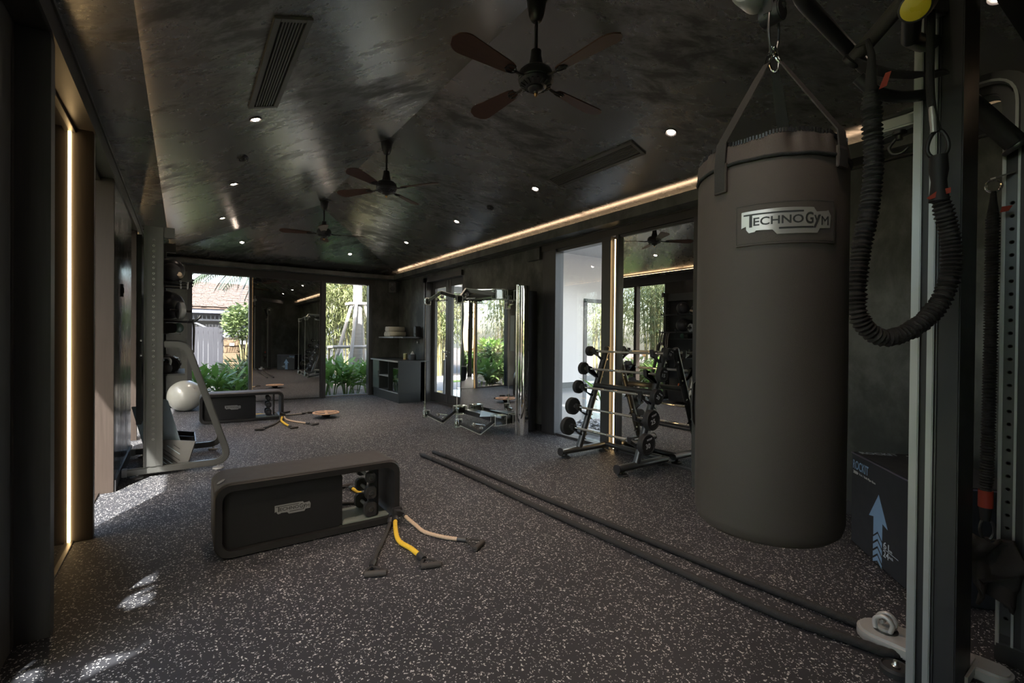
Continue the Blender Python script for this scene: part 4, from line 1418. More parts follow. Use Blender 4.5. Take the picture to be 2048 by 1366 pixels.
# ------------------------------------------------------------------ bungee cords
def bungee(name, pts, r, label, pitch=0.0145):
    t = thing(name, label, 'bungee cord', pts[0], 0, 'sleeved bungee cords on the rig')
    path = bez(pts, 16)
    d = [0]
    for a, b in zip(path, path[1:]):
        d.append(d[-1] + (b - a).length)
    n = int(d[-1] / (pitch / 4))
    out, rr, j = [], [], 0
    ph = 0
    for i in range(n + 1):
        s = d[-1] * i / n
        while j < len(d) - 2 and d[j + 1] < s:
            j += 1
        f = (s - d[j]) / max(1e-6, d[j + 1] - d[j])
        out.append(path[j].lerp(path[j + 1], f))
        e = min(1, s / 0.04, (d[-1] - s) / 0.04)
        ph += 2 * pi / 4 * random.uniform(0.75, 1.25)
        rr.append(r * (0.72 + 0.28 * e) * (1 + 0.16 * sin(ph) + random.uniform(-0.03, 0.03)))
    mb = MB().tube(out, rr, 16)
    k = 16
    for i in range(len(out)):
        for q in range(k):
            v = mb.v[i * k + q]
            mb.v[i * k + q] = v + (v - out[i]) * random.uniform(-0.07, 0.07)
    mb.build('gathered_sleeve', 'band_sleeve', t, angle=80)
    return t, out


p_up = [(1.917, 0.617, 2.20), (1.922, 0.613, 2.071), (1.926, 0.609, 1.952), (1.913, 0.616, 1.798), (1.892, 0.630, 1.661), (1.880, 0.637, 1.525), (1.886, 0.633, 1.44), (1.918, 0.611, 1.385),
        (1.970, 0.574, 1.362), (2.043, 0.522, 1.399), (2.108, 0.478, 1.476), (2.140, 0.455, 1.579), (2.141, 0.456, 1.698), (2.118, 0.472, 1.81), (2.110, 0.480, 1.852)]
t, out = bungee('bungee_cord', p_up, 0.0265, 'thick gathered black bungee looped in a U beside the punching bag')
MB().tube([(1.917, 0.617, 2.18), (1.916, 0.617, 2.26), (1.930, 0.620, 2.33), (1.955, 0.64, 2.40), (2.0, 0.69, 2.42)], [0.019, 0.015, 0.011, 0.008, 0.006], 12).build('lashing', 'black_webbing', t)
MB().prism([(0, 0), (0.022, 0.008), (0.034, 0.055), (0.018, 0.052)], (1.932, 0.60, 2.205), rgt, (0, 0, 1), 0.001).build('tag', 'tag_red', t)
MB().tube([(2.110, 0.480, 1.83), (2.109, 0.480, 1.865), (2.109, 0.4805, 1.90), (2.108, 0.481, 1.935), (2.107, 0.482, 1.985)], [0.028, 0.024, 0.021, 0.026, 0.024], 14).build('boot', 'black_rubber', t)
MB().tube([(2.105 + 0.0, 0.483, 1.975)] + bez([(2.105 + cos(a) * 0.027 * rgt.x * (1 - 0.25 * sin(a)), 0.484 + cos(a) * 0.027 * rgt.y * (1 - 0.25 * sin(a)), 2.025 + 0.047 * sin(a)) for a in [radians(-80 + 340 * i / 12) for i in range(13)]], 3), 0.0065, 10).build('carabiner', 'black_paint', t)
MB().prism([(0.004, 0.0), (-0.030, -0.006), (-0.058, -0.028), (-0.050, -0.034), (-0.020, -0.024), (0.004, -0.018)], (2.100, 0.452, 1.868), rgt, (0, 0, 1), 0.001).build('tag', 'tag_red', t)
MB().tube(bez([(2.104, 0.485, 2.068), (2.092, 0.495, 2.13), (2.083, 0.500, 2.20), (2.082, 0.502, 2.30), (2.086, 0.502, 2.46), (2.10, 0.51, 2.56)], 6), [0.012] * 31, 10).build('sling', 'black_webbing', t)
MB().tube([(2.092, 0.492, 2.065), (2.088, 0.494, 2.11), (2.083, 0.497, 2.15)], [0.008, 0.010, 0.008], 10).build('screw_gate', 'grey_metal', t)
p_b = [(2.755, 0.455, 1.90), (2.753, 0.455, 1.80), (2.751, 0.455, 1.55), (2.748, 0.456, 1.2), (2.744, 0.458, 0.9), (2.738, 0.461, 0.72)]
t, out = bungee('bungee_cord', p_b, 0.0205, 'straight gathered black bungee hanging from a steel ring near the perforated column', 0.012)
MB().tube([Vector((2.757, 0.455, 2.00)) + rgt * (0.025 * cos(a)) + Vector((0, 0, 0.025 * sin(a))) for a in [2 * pi * i / 22 for i in range(22)]], 0.0048, 8, closed=True).build('ring', 'chrome', t)
MB().tube([(2.757, 0.455, 1.978), (2.756, 0.455, 1.94), (2.755, 0.455, 1.88)], [0.009, 0.012, 0.019], 10).build('lashing', 'black_webbing', t)
MB().prism([(0, 0), (0.026, 0.004), (0.038, 0.026), (0.006, 0.024)], (2.752, 0.435, 1.885), rgt, (0, 0, 1), 0.001).build('tag', 'tag_red', t)
MB().tube([(2.738, 0.461, 0.735), (2.738, 0.461, 0.665)], 0.024, 12).build('end_band', 'tag_red', t)
MB().tube([(2.738, 0.461, 0.67), (2.735, 0.461, 0.61)], [0.022, 0.016], 12).build('boot', 'black_rubber', t)
MB().tube([Vector((2.736, 0.455, 0.575)) + rgt * (0.022 * cos(a)) + Vector((0, 0, 0.045 * sin(a))) for a in [2 * pi * i / 22 for i in range(22)]], 0.006, 8, closed=True).build('carabiner', 'graphite_metal', t)
# harness hanging below it
t = thing('waist_harness', 'crumpled dark harness belt hanging under the straight bungee', 'harness', (2.74, 0.45, 0.2))
hv = MB()


def harness(u, v):
    a = u * 2.0 - 1.0
    w_ = 0.062 + 0.014 * sin(5 * v)
    x = a * w_
    bul = 0.03 * sin(7 * u + 3 * v) + 0.022 * sin(11 * v + 4 * u)
    return Vector((2.745, 0.435, 0.535 - 0.235 * v - 0.05 * a * a * (1 if v > 0.5 else -0.2))) + rgt * x - c_ * bul


hv.grid(harness, 16, 18)
h_o = hv.build('pad', 'webbing', t, angle=70)
sm_ = h_o.modifiers.new('thick', 'SOLIDIFY')
sm_.thickness = 0.014
MB().tube(bez([harness(0.15, 0.1), (2.736, 0.45, 0.535), harness(0.85, 0.1)], 6), 0.003, flat=(0.03, 0.005)).build('strap', 'black_webbing', t)
MB().tube(bez([harness(0.1, 0.55) - c_ * 0.02, harness(0.5, 0.62) - c_ * 0.035, harness(0.92, 0.5) - c_ * 0.02], 6), 0.003, flat=(0.035, 0.005)).build('strap', 'black_webbing', t)

# ------------------------------------------------------------------ plyometric box
Lp, Np = Vector((3.70, 1.27, 0)), None
d1 = Vector((-0.758, -0.652, 0)).normalized()
d2 = Vector((0.652, -0.758, 0)).normalized()
Np = Lp + d1 * 0.76
Zv = Vector((0, 0, 1))
t = thing('plyo_box', 'large black soft plyometric jump box with blue arrows, behind the rig', 'jump box', Lp)
bxm = MB().prism([(0, 0), (0.76, 0), (0.76, 0.51), (0, 0.51)], Lp + Zv * 0.004, d1, d2, 0.606)
bxm.build('box_body', 'box_vinyl', t, 0.010, 3)
pm = MB()
q = [Lp + Zv * 0.602, Np + Zv * 0.602, Np + d2 * 0.51 + Zv * 0.602, Lp + d2 * 0.51 + Zv * 0.602]
pm.tube([q[0] - d1 * 0.0, q[1]], 0.0045, 8).tube([q[1], q[2]], 0.0045, 8).tube([q[2], q[3]], 0.0045, 8).tube([q[3], q[0]], 0.0045, 8)
pm.build('piping', 'box_piping', t)
fL = lambda x, y, l: Lp + d1 * x + Zv * y - d2 * (l + 0.0006)
fR = lambda x, y, l: Np + d2 * x + Zv * y + d1 * (l + 0.0006)
fT = lambda x, y, l: Lp + d1 * x + d2 * y + Zv * (0.6106 + l)


def prn(nm, items, fn, material):
    mb = MB()
    for it in items:
        if isinstance(it[0], str):
            s, x, y, w_, h_ = it
            lay(mb, fit_text(s, w_, h_, 0.0003, 0.012), x, y, fn)
        else:
            lay(mb, slab(it, 0.0006), 0, 0, fn)
    return mb.build(nm, material, t, smooth=False)


prn('lettering', [('ROCKIT', 0.026, 0.504, 0.208, 0.058)], fL, 'print_blue')
prn('lettering', [('3 in 1 Soft Plyo Box', 0.112, 0.474, 0.212, 0.017)] + [[(0.028 + k * 0.013, 0.492), (0.036 + k * 0.013, 0.492), (0.048 + k * 0.013, 0.484), (0.036 + k * 0.013, 0.474), (0.028 + k * 0.013, 0.474), (0.040 + k * 0.013, 0.484)] for k in range(5)], fL, 'print_white')
arrow = [[(0.364, 0.430), (0.250, 0.268), (0.306, 0.280), (0.306, 0.168), (0.358, 0.206), (0.410, 0.168), (0.410, 0.272), (0.470, 0.258)]]
for k in range(4):
    z0 = 0.155 - 0.044 * k
    arrow.append([(0.304, z0), (0.357, z0 + 0.038), (0.409, z0), (0.409, max(0.004, z0 - 0.030)), (0.357, z0 + 0.008), (0.304, max(0.004, z0 - 0.030))])
prn('arrow_print', arrow, fL, 'print_blue')
prn('lettering', [('61', 0.424, 0.138, 0.062, 0.040), ('24', 0.424, 0.088, 0.062, 0.040), ('cm', 0.490, 0.140, 0.030, 0.012), ('inch', 0.490, 0.104, 0.040, 0.016), [(0.424, 0.132), (0.585, 0.132), (0.585, 0.135), (0.424, 0.135)]], fL, 'print_pale')
prn('arrow_print', [[(0.352, 0.305), (0.245, 0.345), (0.262, 0.318), (0.04, 0.318), (0.04, 0.272), (0.262, 0.272), (0.245, 0.240)]], fR, 'print_blue')
prn('lettering', [('51', 0.16, 0.40, 0.07, 0.045), ('20', 0.16, 0.35, 0.07, 0.045)], fR, 'print_pale')
fT2 = lambda x, y, l: Lp + d1 * (0.06 + y) + d2 * (0.03 + x) + Zv * (0.6106 + l)
prn('lettering', [('ROCKIT', 0.0, 0.02, 0.21, 0.06)], lambda x, y, l: Lp + d1 * (0.10 - y) + d2 * (0.03 + x) + Zv * (0.6106 + l), 'print_pale')
prn('lettering', [('3 in 1 Soft Plyo Box', 0.25, 0.02, 0.21, 0.018)], lambda x, y, l: Lp + d1 * (0.10 - y) + d2 * (0.03 + x) + Zv * (0.6106 + l), 'print_white')

# ------------------------------------------------------------------ barbell rack
rk = thing('barbell_rack', 'dark metal rack of five fixed barbells in front of the wall mirror', 'barbell rack', (3.86, 3.57, 0))
bars = [(4.015, 1.205, 0.060, '10'), (3.912, 1.000, 0.074, '15'), (3.832, 0.785, 0.078, '20'), (3.748, 0.563, 0.100, '25'), (3.678, 0.335, 0.104, '30')]
for yy in (3.16, 4.00):
    ft = MB().tube([(3.49, yy, 0.075), (4.235, yy, 0.075)], 0.04, 24)
    for v in ft.v:
        v.z = 0.075 + (v.z - 0.075) * 0.85
        v.y = yy + (v.y - yy) * 1.15
    fo = ft.build('foot_beam', 'graphite_metal', rk)
    MB().lathe([(0.0, -0.004), (0.046, -0.004), (0.048, 0.004), (0.044, 0.014), (0, 0.014)], (3.484, yy, 0.075), (1, 0, 0), 24).build('end_cap', 'black_plastic', fo)
    for x in (3.57, 4.17):
        MB().lathe([(0.055, 0), (0.055, 0.012), (0.040, 0.022), (0.016, 0.024), (0.016, 0.05)], (x, yy, 0), n=24).build('rubber_foot', 'black_rubber', fo)
    up_ = MB().tube([(3.765, yy, 0.08), (4.205, yy, 1.225)], 0.037, 24)
    post = up_.build('upright', 'graphite_metal', rk)
    MB().lathe([(0.039, -0.005), (0.039, 0.02), (0.030, 0.034), (0, 0.038)], (4.205, yy, 1.225), (0.36, 0, 0.93), 20).build('end_cap', 'black_plastic', post)
    for bx_, bz, r_, s in bars:
        k = (bz - 0.08) / (1.225 - 0.08)
        px_ = 3.765 + 0.44 * k
        hk = MB()
        dx = bx_ - px_
        hk.prism([(dx - 0.030, 0.035), (dx - 0.018, 0.040), (dx - 0.014, -0.012), (dx + 0.016, -0.012), (dx + 0.020, 0.022), (dx + 0.034, 0.022), (dx + 0.040, -0.05), (0.0, -0.16), (-0.025, -0.14), (-0.045, -0.10), (dx - 0.022, -0.03)],
                 (px_, yy + 0.022, bz), (1, 0, 0), (0, 0, 1), 0.044)
        ho_ = hk.build('bar_holder', 'black_plastic', rk, 0.006)
        MB().lathe([(0.010, 0), (0.010, 0.006), (0, 0.008)], (px_ - 0.004, yy - 0.022, bz - 0.10), (0, -1, 0), 12).build('bolt', 'bolt_steel', ho_)
MB().tube([(4.02, 3.16, 0.80), (4.02, 4.00, 0.80)], 0.030, 18).build('mid_rail', 'graphite_metal', rk)
MB().tube([(4.19, 3.16, 0.085), (4.19, 4.00, 0.085)], 0.030, 18).build('base_rail', 'graphite_metal', rk)

for i, (bx_, bz, r_, s) in enumerate(bars):
    pos = ('topmost', 'second from the top', 'third from the top', 'second from the floor', 'lowest')[i]
    t = thing('barbell', 'fixed barbell marked %s, %s on the rack' % (s, pos), 'barbell', (bx_, 3.58, bz), 0, 'fixed barbells on the rack')
    MB().tube([(bx_, 2.98, bz), (bx_, 4.085, bz)], 0.0125, 16).build('bar', 'chrome', t)
    for a, b_ in ((3.22, 3.48), (3.68, 3.92)):
        MB().tube([(bx_, a, bz), (bx_, b_, bz)], 0.0132, 16).build('knurled_grip', 'knurled_steel', t)
    th = 0.055 if r_ < 0.09 else 0.062
    for y0, sg in ((2.995, -1), (4.060, 1)):
        w_ = MB().lathe([(0.02, 0), (r_ - 0.006, 0), (r_, 0.006), (r_, th - 0.008), (r_ - 0.007, th), (r_ - 0.016, th), (r_ - 0.019, th - 0.003), (0, th - 0.003)], (bx_, y0, bz), (0, sg, 0), 44).build('weight_head', 'black_rubber', t)
        MB().lathe([(0.018, 0), (0.018, -0.035), (0.0125, -0.036)], (bx_, y0, bz), (0, sg, 0), 18).build('collar', 'bolt_steel', w_)
        mb = MB()
        # faces of the heads: big number and a small maker word, turned as the bar lies
        rot = (-0.35, -0.20, -0.55, 0.25, 0.15)[i]
        ff = lambda x, y, l, y0=y0, sg=sg: Vector((bx_ + sg * -1 * (x * cos(rot) - y * sin(rot)), y0 + sg * (th - 0.003 + l), bz + (x * sin(rot) + y * cos(rot))))
        lay(mb, fit_text(s, r_ * 0.62, r_ * 0.46, 0.0005, 0.012), -r_ * 0.40, -r_ * 0.34, ff)
        lay(mb, fit_text('ROCKIT', r_ * 0.70, r_ * 0.16, 0.0005), -r_ * 0.15, r_ * 0.38, ff)
        mb.build('number', 'print_white', w_, smooth=False)

# ------------------------------------------------------------------ mirrored cable machine
kn = thing('cable_machine', 'mirror-fronted cable machine with clear folding arms by the right wall', 'exercise machine', (3.95, 6.06, 0))
MB().bb(3.79, 3.815, 5.27, 6.86, 0.004, 2.07).build('mirror_front', 'polished_panel', kn)
for s in (-1, 1):
    yc = 6.065
    pl = [(3.79, 0.795), (3.793, 0.83), (3.81, 0.872), (3.85, 0.905), (3.895, 0.915), (3.90, 0.90), (3.87, 0.86), (3.815, 0.76)]
    MB().prism([(x, y * s) for x, y in pl], (0, yc, 0.004), (1, 0, 0), (0, 1, 0), 2.07 if s > 0 else 2.07).build('side_cladding', 'polished_panel', kn)
MB().bb(3.815, 4.24, 5.42, 6.71, 0.004, 2.04).build('back_body', 'black_rubber', kn, 0.004)
MB().tube([(3.782, 5.275, 0.004), (3.782, 5.275, 2.09)], 0.019, 18).build('corner_post', 'chrome', kn)
MB().bb(3.780, 3.79, 5.345, 5.435, 1.17, 1.67).build('instruction_panel', 'kin_panel', kn)


def cage(mb, c, s, r=0.0045):
    """pale tubes along the twelve edges of a clear block, standing in for caught light"""
    c = Vector(c)
    h = [k / 2 for k in s]
    for i in range(3):
        j, k = (i + 1) % 3, (i + 2) % 3
        for a in (-1, 1):
            for b_ in (-1, 1):
                p, q = Vector((0, 0, 0)), Vector((0, 0, 0))
                p[i], q[i] = -h[i], h[i]
                p[j] = q[j] = a * h[j]
                p[k] = q[k] = b_ * h[k]
                mb.tube([c + p, c + q], r, 6)
    return mb


def cable_arm(hub, elbow, tip, cable_to, sgn):
    """clear square hub, bent flat arm, swivel pulley, and either the cable run or its floor block"""
    hub, elbow, tip = Vector(hub), Vector(elbow), Vector(tip)
    hb_ = MB().obox(hub, (0.19, 0.115, 0.135)).build('hub_block', 'clear_acrylic', kn, 0.01)
    cage(MB(), hub, (0.19, 0.115, 0.135)).build('block_edge_glint', 'acrylic_edge_glint', hb_)
    MB().obox(hub, (0.15, 0.075, 0.09)).build('hub_core', 'graphite_metal', hb_, 0.006)
    a = MB().bar(hub + Vector((-0.06, 0, 0)), elbow, 0.016, 0.052).bar(elbow, tip, 0.014, 0.044)
    ao = a.build('arm', 'graphite_metal', kn, 0.006)
    e = MB()
    e.bar(hub + Vector((-0.06, 0, 0.028 * sgn)), elbow + Vector((0, 0, 0.028 * sgn)), 0.024, 0.008).bar(elbow + Vector((0, 0, 0.026 * sgn)), tip + Vector((0, 0, 0.026 * sgn)), 0.022, 0.008)
    e.build('arm_edge_glint', 'acrylic_edge_glint', ao)  # pale strips painted as the lit outline of the arm
    pu = MB()
    pu.lathe([(0.0, -0.018), (0.042, -0.018), (0.042, -0.012), (0.034, 0), (0.042, 0.012), (0.042, 0.018), (0, 0.018)], tip, (0.3, 1, 0), 22)
    po_ = pu.build('pulley', 'graphite_metal', kn)
    MB().obox(tip, (0.085, 0.05, 0.10)).build('pulley_cage', 'clear_acrylic', po_, 0.012)
    cage(MB(), tip, (0.085, 0.05, 0.10), 0.004).build('cage_edge_glint', 'acrylic_edge_glint', po_)
    mid = elbow.lerp(tip, 0.35)
    for p in (mid, elbow):
        MB().ball(p + Vector((0, -0.03, -0.06 * sgn)), 0.030, 14).build('cable_stop', 'acrylic_ball', ao)
    g0 = mid + Vector((0.02, -0.05, -0.075 * sgn))
    g1 = g0 + Vector((0.05, -0.16, 0))
    MB().tube([g0, g1], 0.012, 12).build('parked_handle', 'chrome', ao)


tops = [((3.64, 6.62, 1.99), (3.16, 6.36, 2.02), (3.05, 6.60, 1.90)), ((3.64, 5.50, 1.96), (3.30, 5.86, 2.03), (3.06, 5.62, 1.87))]
bots = [((3.64, 6.62, 0.20), (3.18, 6.32, 0.10), (3.05, 6.60, 0.19)), ((3.64, 5.50, 0.20), (3.25, 5.36, 0.09), (3.06, 5.60, 0.20))]
for a in tops:
    cable_arm(*a, None, 1)
for a in bots:
    cable_arm(*a, None, -1)
for tp, bt in zip(tops, bots):
    tp, bt = Vector(tp[2]), Vector(bt[2])
    c = MB().tube([tp + Vector((-0.03, 0, -0.04)), bt + Vector((-0.03, 0, 0.16))], 0.0042, 8).build('cable', 'cable_pale', kn)
    MB().lathe([(0.010, 0.20), (0.030, 0.20), (0.030, 0.185), (0.018, 0.18), (0.020, 0.05), (0.035, 0.02), (0.035, -0.06), (0.0, -0.06)], bt + Vector((-0.03, 0, 0)), n=16).build('cable_boot', 'clear_acrylic', kn)
MB().bb(3.70, 3.79, 5.50, 6.62, 1.96, 2.03).build('head_rail', 'graphite_metal', kn, 0.006)
MB().bb(3.70, 3.79, 5.50, 6.62, 0.13, 0.20).build('foot_rail', 'graphite_metal', kn, 0.006)
tri = MB().prism([(3.72, 5.46), (3.72, 6.10), (3.36, 5.92)], (0, 0, 2.035), (1, 0, 0), (0, 1, 0), 0.012)
tri.build('top_plate', 'chrome', kn)
tri = MB().prism([(3.72, 5.46), (3.72, 6.10), (3.40, 5.62)], (0, 0, 0.24), (1, 0, 0), (0, 1, 0), 0.010)
tri.build('foot_plate', 'graphite_metal', kn)

# ------------------------------------------------------------------ storage rack on the left
sr = thing('storage_rack', 'grey perforated storage rack against the left wall near the window', 'storage rack', (-0.2, 6.3, 0))
for yy in (5.60, 6.56):
    py = MB().bb(-0.302, -0.152, yy, yy + 0.06, 0.10, 2.38).build('upright', 'rack_grey', sr, 0.004)
    MB().bb(-0.300, -0.286, yy - 0.006, yy + 0.001, 0.10, 2.38).bb(-0.168, -0.154, yy - 0.006, yy + 0.001, 0.10, 2.38).bb(-0.252, -0.205, yy - 0.003, yy + 0.001, 0.10, 2.38).build('rib', 'rack_grey', py, 0.001)
    hl = MB()
    z = 0.36
    while z < 2.27:
        hl.lathe([(0.0055, 0.0), (0.0055, 0.003), (0.010, 0.003), (0.010, 0.0)], (-0.228, yy - 0.002, z), (0, -1, 0), 12)
        z += 0.0525
    h2 = hl.build('hole_ring', 'bolt_steel', py)
    h2['kind'] = 'stuff'
    hl = MB()
    z = 0.36
    while z < 2.27:
        hl.lathe([(0.0055, 0.0), (0.0, 0.001)], (-0.228, yy - 0.0025, z), (0, -1, 0), 10)
        z += 0.0525
    h2 = hl.build('hole', 'badge_ink', py)
    h2['kind'] = 'stuff'
    MB().bb(-0.152, -0.066, yy + 0.004, yy + 0.050, 2.285, 2.385).build('head_bracket', 'rack_grey', sr, 0.003)
    fr_ = fillet([(-0.152, yy + 0.03, 1.262), (0.03, yy + 0.03, 1.262), (0.405, yy + 0.03, 0.065), (-0.45, yy + 0.03, 0.065)], 0.16, 9)
    fr_[-1] = Vector((-0.45, yy + 0.03, 0.065))
    MB().tube(fr_, 0.025, flat=(0.052, 0.062)).build('side_frame', 'rack_grey', sr, 0.008)
    MB().bb(-0.46, -0.42, yy - 0.002, yy + 0.062, 0.028, 0.10).build('end_cap', 'badge_grey', sr, 0.003)
    for x in (-0.35, 0.30):
        MB().lathe([(0.05, 0), (0.05, 0.012), (0.030, 0.020), (0.012, 0.022), (0.012, 0.04)], (x, yy + 0.03, 0), n=20).build('foot_pad', 'badge_grey', sr)
    for x, z in ((-0.315, 1.30), (-0.315, 1.16)):
        MB().lathe([(0.012, 0), (0.012, 0.012), (0, 0.015)], (x, yy + 0.03, z), (-1, 0, 0), 10).build('bolt', 'bolt_steel', py)
MB().bb(-0.26, -0.20, 5.66, 6.56, 2.20, 2.36).build('top_beam', 'graphite_metal', sr, 0.004)
MB().bb(-0.36, -0.32, 5.66, 6.56, 0.5, 2.30).build('back_panel', 'black_paint', sr)


def shelf_rack(z, x1, lip, nm='shelf_rail'):
    m_ = MB()
    for x in (-0.20, x1 - 0.06, x1):
        m_.tube([(x, 5.66, z), (x, 6.56, z)], 0.010, 8)
    for y in (5.80, 6.10, 6.50):
        m_.tube(bez([(-0.25, y, z), (-0.05, y, z - 0.002), (x1, y, z), (x1 + 0.05, y, z + lip)], 5), 0.011, 8)
    m_.build(nm, 'graphite_metal', sr)


shelf_rack(1.885, 0.04, 0.035)
shelf_rack(1.505, 0.10, 0.05)
MB().bb(-0.30, 0.02, 5.66, 6.56, 0.955, 0.972).build('shelf', 'graphite_metal', sr, 0.003)
MB().bb(-0.30, -0.02, 5.66, 6.56, 1.36, 1.372).build('shelf', 'graphite_metal', sr, 0.003)
# slotted bin of the rack
bn = MB()
bnp = [(-0.30, 0.06), (0.055, 0.06), (0.115, 0.275), (-0.10, 0.315), (-0.30, 0.33)]
bn.prism(bnp, (0, 5.74, 0), (1, 0, 0), (0, 0, 1), -0.010)
bo = bn.build('bin_front', 'bin_grey', sr, 0.002)
for yy in (6.00, 6.30):
    MB().prism(bnp, (0, yy, 0), (1, 0, 0), (0, 0, 1), -0.010).build('bin_divider', 'black_paint', sr, 0.002)
MB().add([(0.055, 5.74, 0.06), (0.055, 6.31, 0.06), (0.115, 6.31, 0.275), (0.115, 5.74, 0.275), (0.047, 5.74, 0.06), (0.047, 6.31, 0.06), (0.107, 6.31, 0.275), (0.107, 5.74, 0.275)],
         [(0, 1, 2, 3), (7, 6, 5, 4), (0, 4, 5, 1), (1, 5, 6, 2), (2, 6, 7, 3), (3, 7, 4, 0)]).build('bin_side', 'graphite_metal', sr)
MB().bb(-0.30, 0.055, 5.735, 6.31, 0.052, 0.062).build('bin_floor', 'black_paint', sr)
for k in range(6):
    x0, z0 = (-0.175, 0.248 - 0.040 * k) if k < 4 else (-0.175 + 0.052 * (k - 3), 0.262 - 0.0 * k)
    x1, z1 = (x0 + 0.155, z0 - 0.150) if k < 2 else (x0 + 0.155 - (k - 1) * 0.03, z0 - 0.150 + (k - 1) * 0.028) if k < 4 else (-0.02 + 0.0, 0.262 - (x0 * -1 + -0.02) * 0.96)
    MB().bar((x0, 5.7375, z0), (x1, 5.7375, z1), 0.006, 0.011, (0, 1, 0)).build('slot', 'mat_blue' if 1 < k < 5 else 'badge_ink', bo)
# things kept on it
t = thing('medicine_ball', 'black medicine ball on the top tray of the storage rack', 'medicine ball', (-0.11, 6.10, 1.90), 0, 'medicine balls on the storage rack')
MB().ball((-0.11, 6.10, 2.025), 0.130, 32).build('shell', 'ball_black', t)
MB().tube([Vector((-0.11 + 0.130 * cos(a), 6.10 + 0.05 * sin(a), 2.025 + 0.120 * sin(a))) for a in [2 * pi * i / 40 for i in range(40)]], 0.003, 6, closed=True).build('seam', 'black_webbing', t)
t = thing('medicine_ball', 'larger black medicine ball on the middle tray of the storage rack', 'medicine ball', (-0.13, 6.10, 1.52), 0, 'medicine balls on the storage rack')
MB().ball((-0.13, 6.10, 1.665), 0.148, 32).build('shell', 'ball_black', t)
mk = MB()
for i in range(3):
    for j in range(4):
        a, b_ = radians(-42 + 6 * i), radians(2 + 7 * j)
        n = Vector((cos(b_) * sin(radians(58) + a * 0.6), -cos(b_) * cos(radians(58) + a * 0.6), sin(b_) * 0.6))
        mk.obox(Vector((-0.13, 6.10, 1.665)) + n.normalized() * 0.148, (0.006, 0.006, 0.004), 0.7)
mo = mk.build('speckle_print', 'badge_grey', t)
mo['kind'] = 'stuff'
t = thing('foam_roller', 'hollow black foam roller lying on the rack shelf, end facing out', 'foam roller', (-0.09, 6.05, 0.975))
MB().lathe([(0.052, -0.17), (0.072, -0.17), (0.075, -0.16), (0.075, 0.16), (0.072, 0.17), (0.052, 0.17), (0.052, -0.17)], (-0.09, 6.05, 1.051), (0, 1, 0), 36).build('sleeve', 'roller_black', t)
MB().lathe([(0.053, -0.168), (0.062, -0.172), (0.064, -0.176), (0.058, -0.178), (0.050, -0.172)], (-0.09, 6.05, 1.051), (0, 1, 0), 36).build('rim', 'graphite_metal', t)
rb = MB()
for i in range(14):
    a = 2 * pi * i / 14
    rb.obox((-0.09 + 0.0755 * cos(a), 6.05, 1.051 + 0.0755 * sin(a)), (0.010, 0.30, 0.012), Matrix.Rotation(-a, 3, 'Y'))
rb.build('ridge', 'roller_black', t)


def kettle(x, y, z, r, label, material='black_rubber'):
    t = thing('kettlebell', label, 'kettlebell', (x, y, z), 0, 'kettlebells on the rack shelf')
    MB().lathe([(0, 0), (r * 0.62, 0), (r * 0.9, r * 0.35), (r, r * 0.85), (r * 0.88, r * 1.4), (r * 0.5, r * 1.72), (0, r * 1.82)], (x, y, z), n=24).build('bell', material, t)
    MB().tube(bez([(x - r * 0.62, y, z + r * 1.45), (x - r * 0.72, y, z + r * 2.2), (x - r * 0.3, y, z + r * 2.72), (x + r * 0.3, y, z + r * 2.72), (x + r * 0.72, y, z + r * 2.2), (x + r * 0.62, y, z + r * 1.45)], 6), r * 0.19, 10).build('handle', 'bolt_steel', t)


for k, y in enumerate((5.72, 5.84, 6.28, 6.40, 6.52)):
    kettle(-0.14, y, 0.973, 0.056, 'small kettlebell on the rack shelf, %s along it' % ('nearest', 'second', 'third', 'fourth', 'farthest')[k])
t = thing('headgear', 'padded boxing headgear on the rack tray', 'headgear', (-0.10, 5.80, 1.90))
MB().ball((-0.10, 5.80, 1.985), 0.085, 20).build('shell', 'charcoal_pad', t)
MB().tube([(-0.03, 5.74, 1.96), (-0.02, 5.80, 1.945), (-0.03, 5.86, 1.96)], 0.022, 10).build('cheek_pad', 'band_beige', t)
for k, y in enumerate((6.28, 6.34, 6.40, 6.46)):
    t = thing('jump_rope', 'looped cord hanging from the rack tray, %s in the row' % ('nearest', 'second', 'third', 'farthest')[k], 'jump rope', (-0.02, y, 1.50), 0, 'cords hanging on the rack')
    MB().tube(bez([(0.09, y, 1.51), (0.105, y + 0.02, 1.42), (0.10, y + 0.05, 1.20 + 0.03 * k), (0.10, y + 0.075, 1.17 + 0.03 * k), (0.10, y + 0.09, 1.26), (0.10, y + 0.06, 1.44), (0.09, y + 0.05, 1.51)], 6), 0.008, 8).build('cord', ('band_grey', 'black_rubber', 'band_grey', 'rope_black')[k], t)
    MB().cyl((0.09, y, 1.495), (0.09, y, 1.53), 0.014, 10).build('grip', 'black_plastic', t)
t = thing('ab_wheel', 'grey exercise wheel on the rack tray', 'exercise wheel', (0.0, 5.84, 1.51))
MB().lathe([(0.055, -0.02), (0.085, -0.02), (0.09, 0), (0.085, 0.02), (0.055, 0.02), (0.055, -0.02)], (-0.02, 5.84, 1.60), (0.8, 0.3, 0), 28).build('tyre', 'badge_grey', t)
MB().cyl((-0.11, 5.805, 1.60), (0.07, 5.875, 1.60), 0.013, 12).build('axle', 'black_plastic', t)
t = thing('boxing_pad', 'small black pad with green trim under the middle rack tray', 'boxing pad', (-0.13, 6.3, 1.375))
MB().prism(rrect(-0.09, 0.09, 0.0, 0.10, 0.035, 5), (-0.14, 6.10, 1.374), (1, 0, 0), (0, 0, 1), 0.16).build('pad', 'black_rubber', t, 0.01)
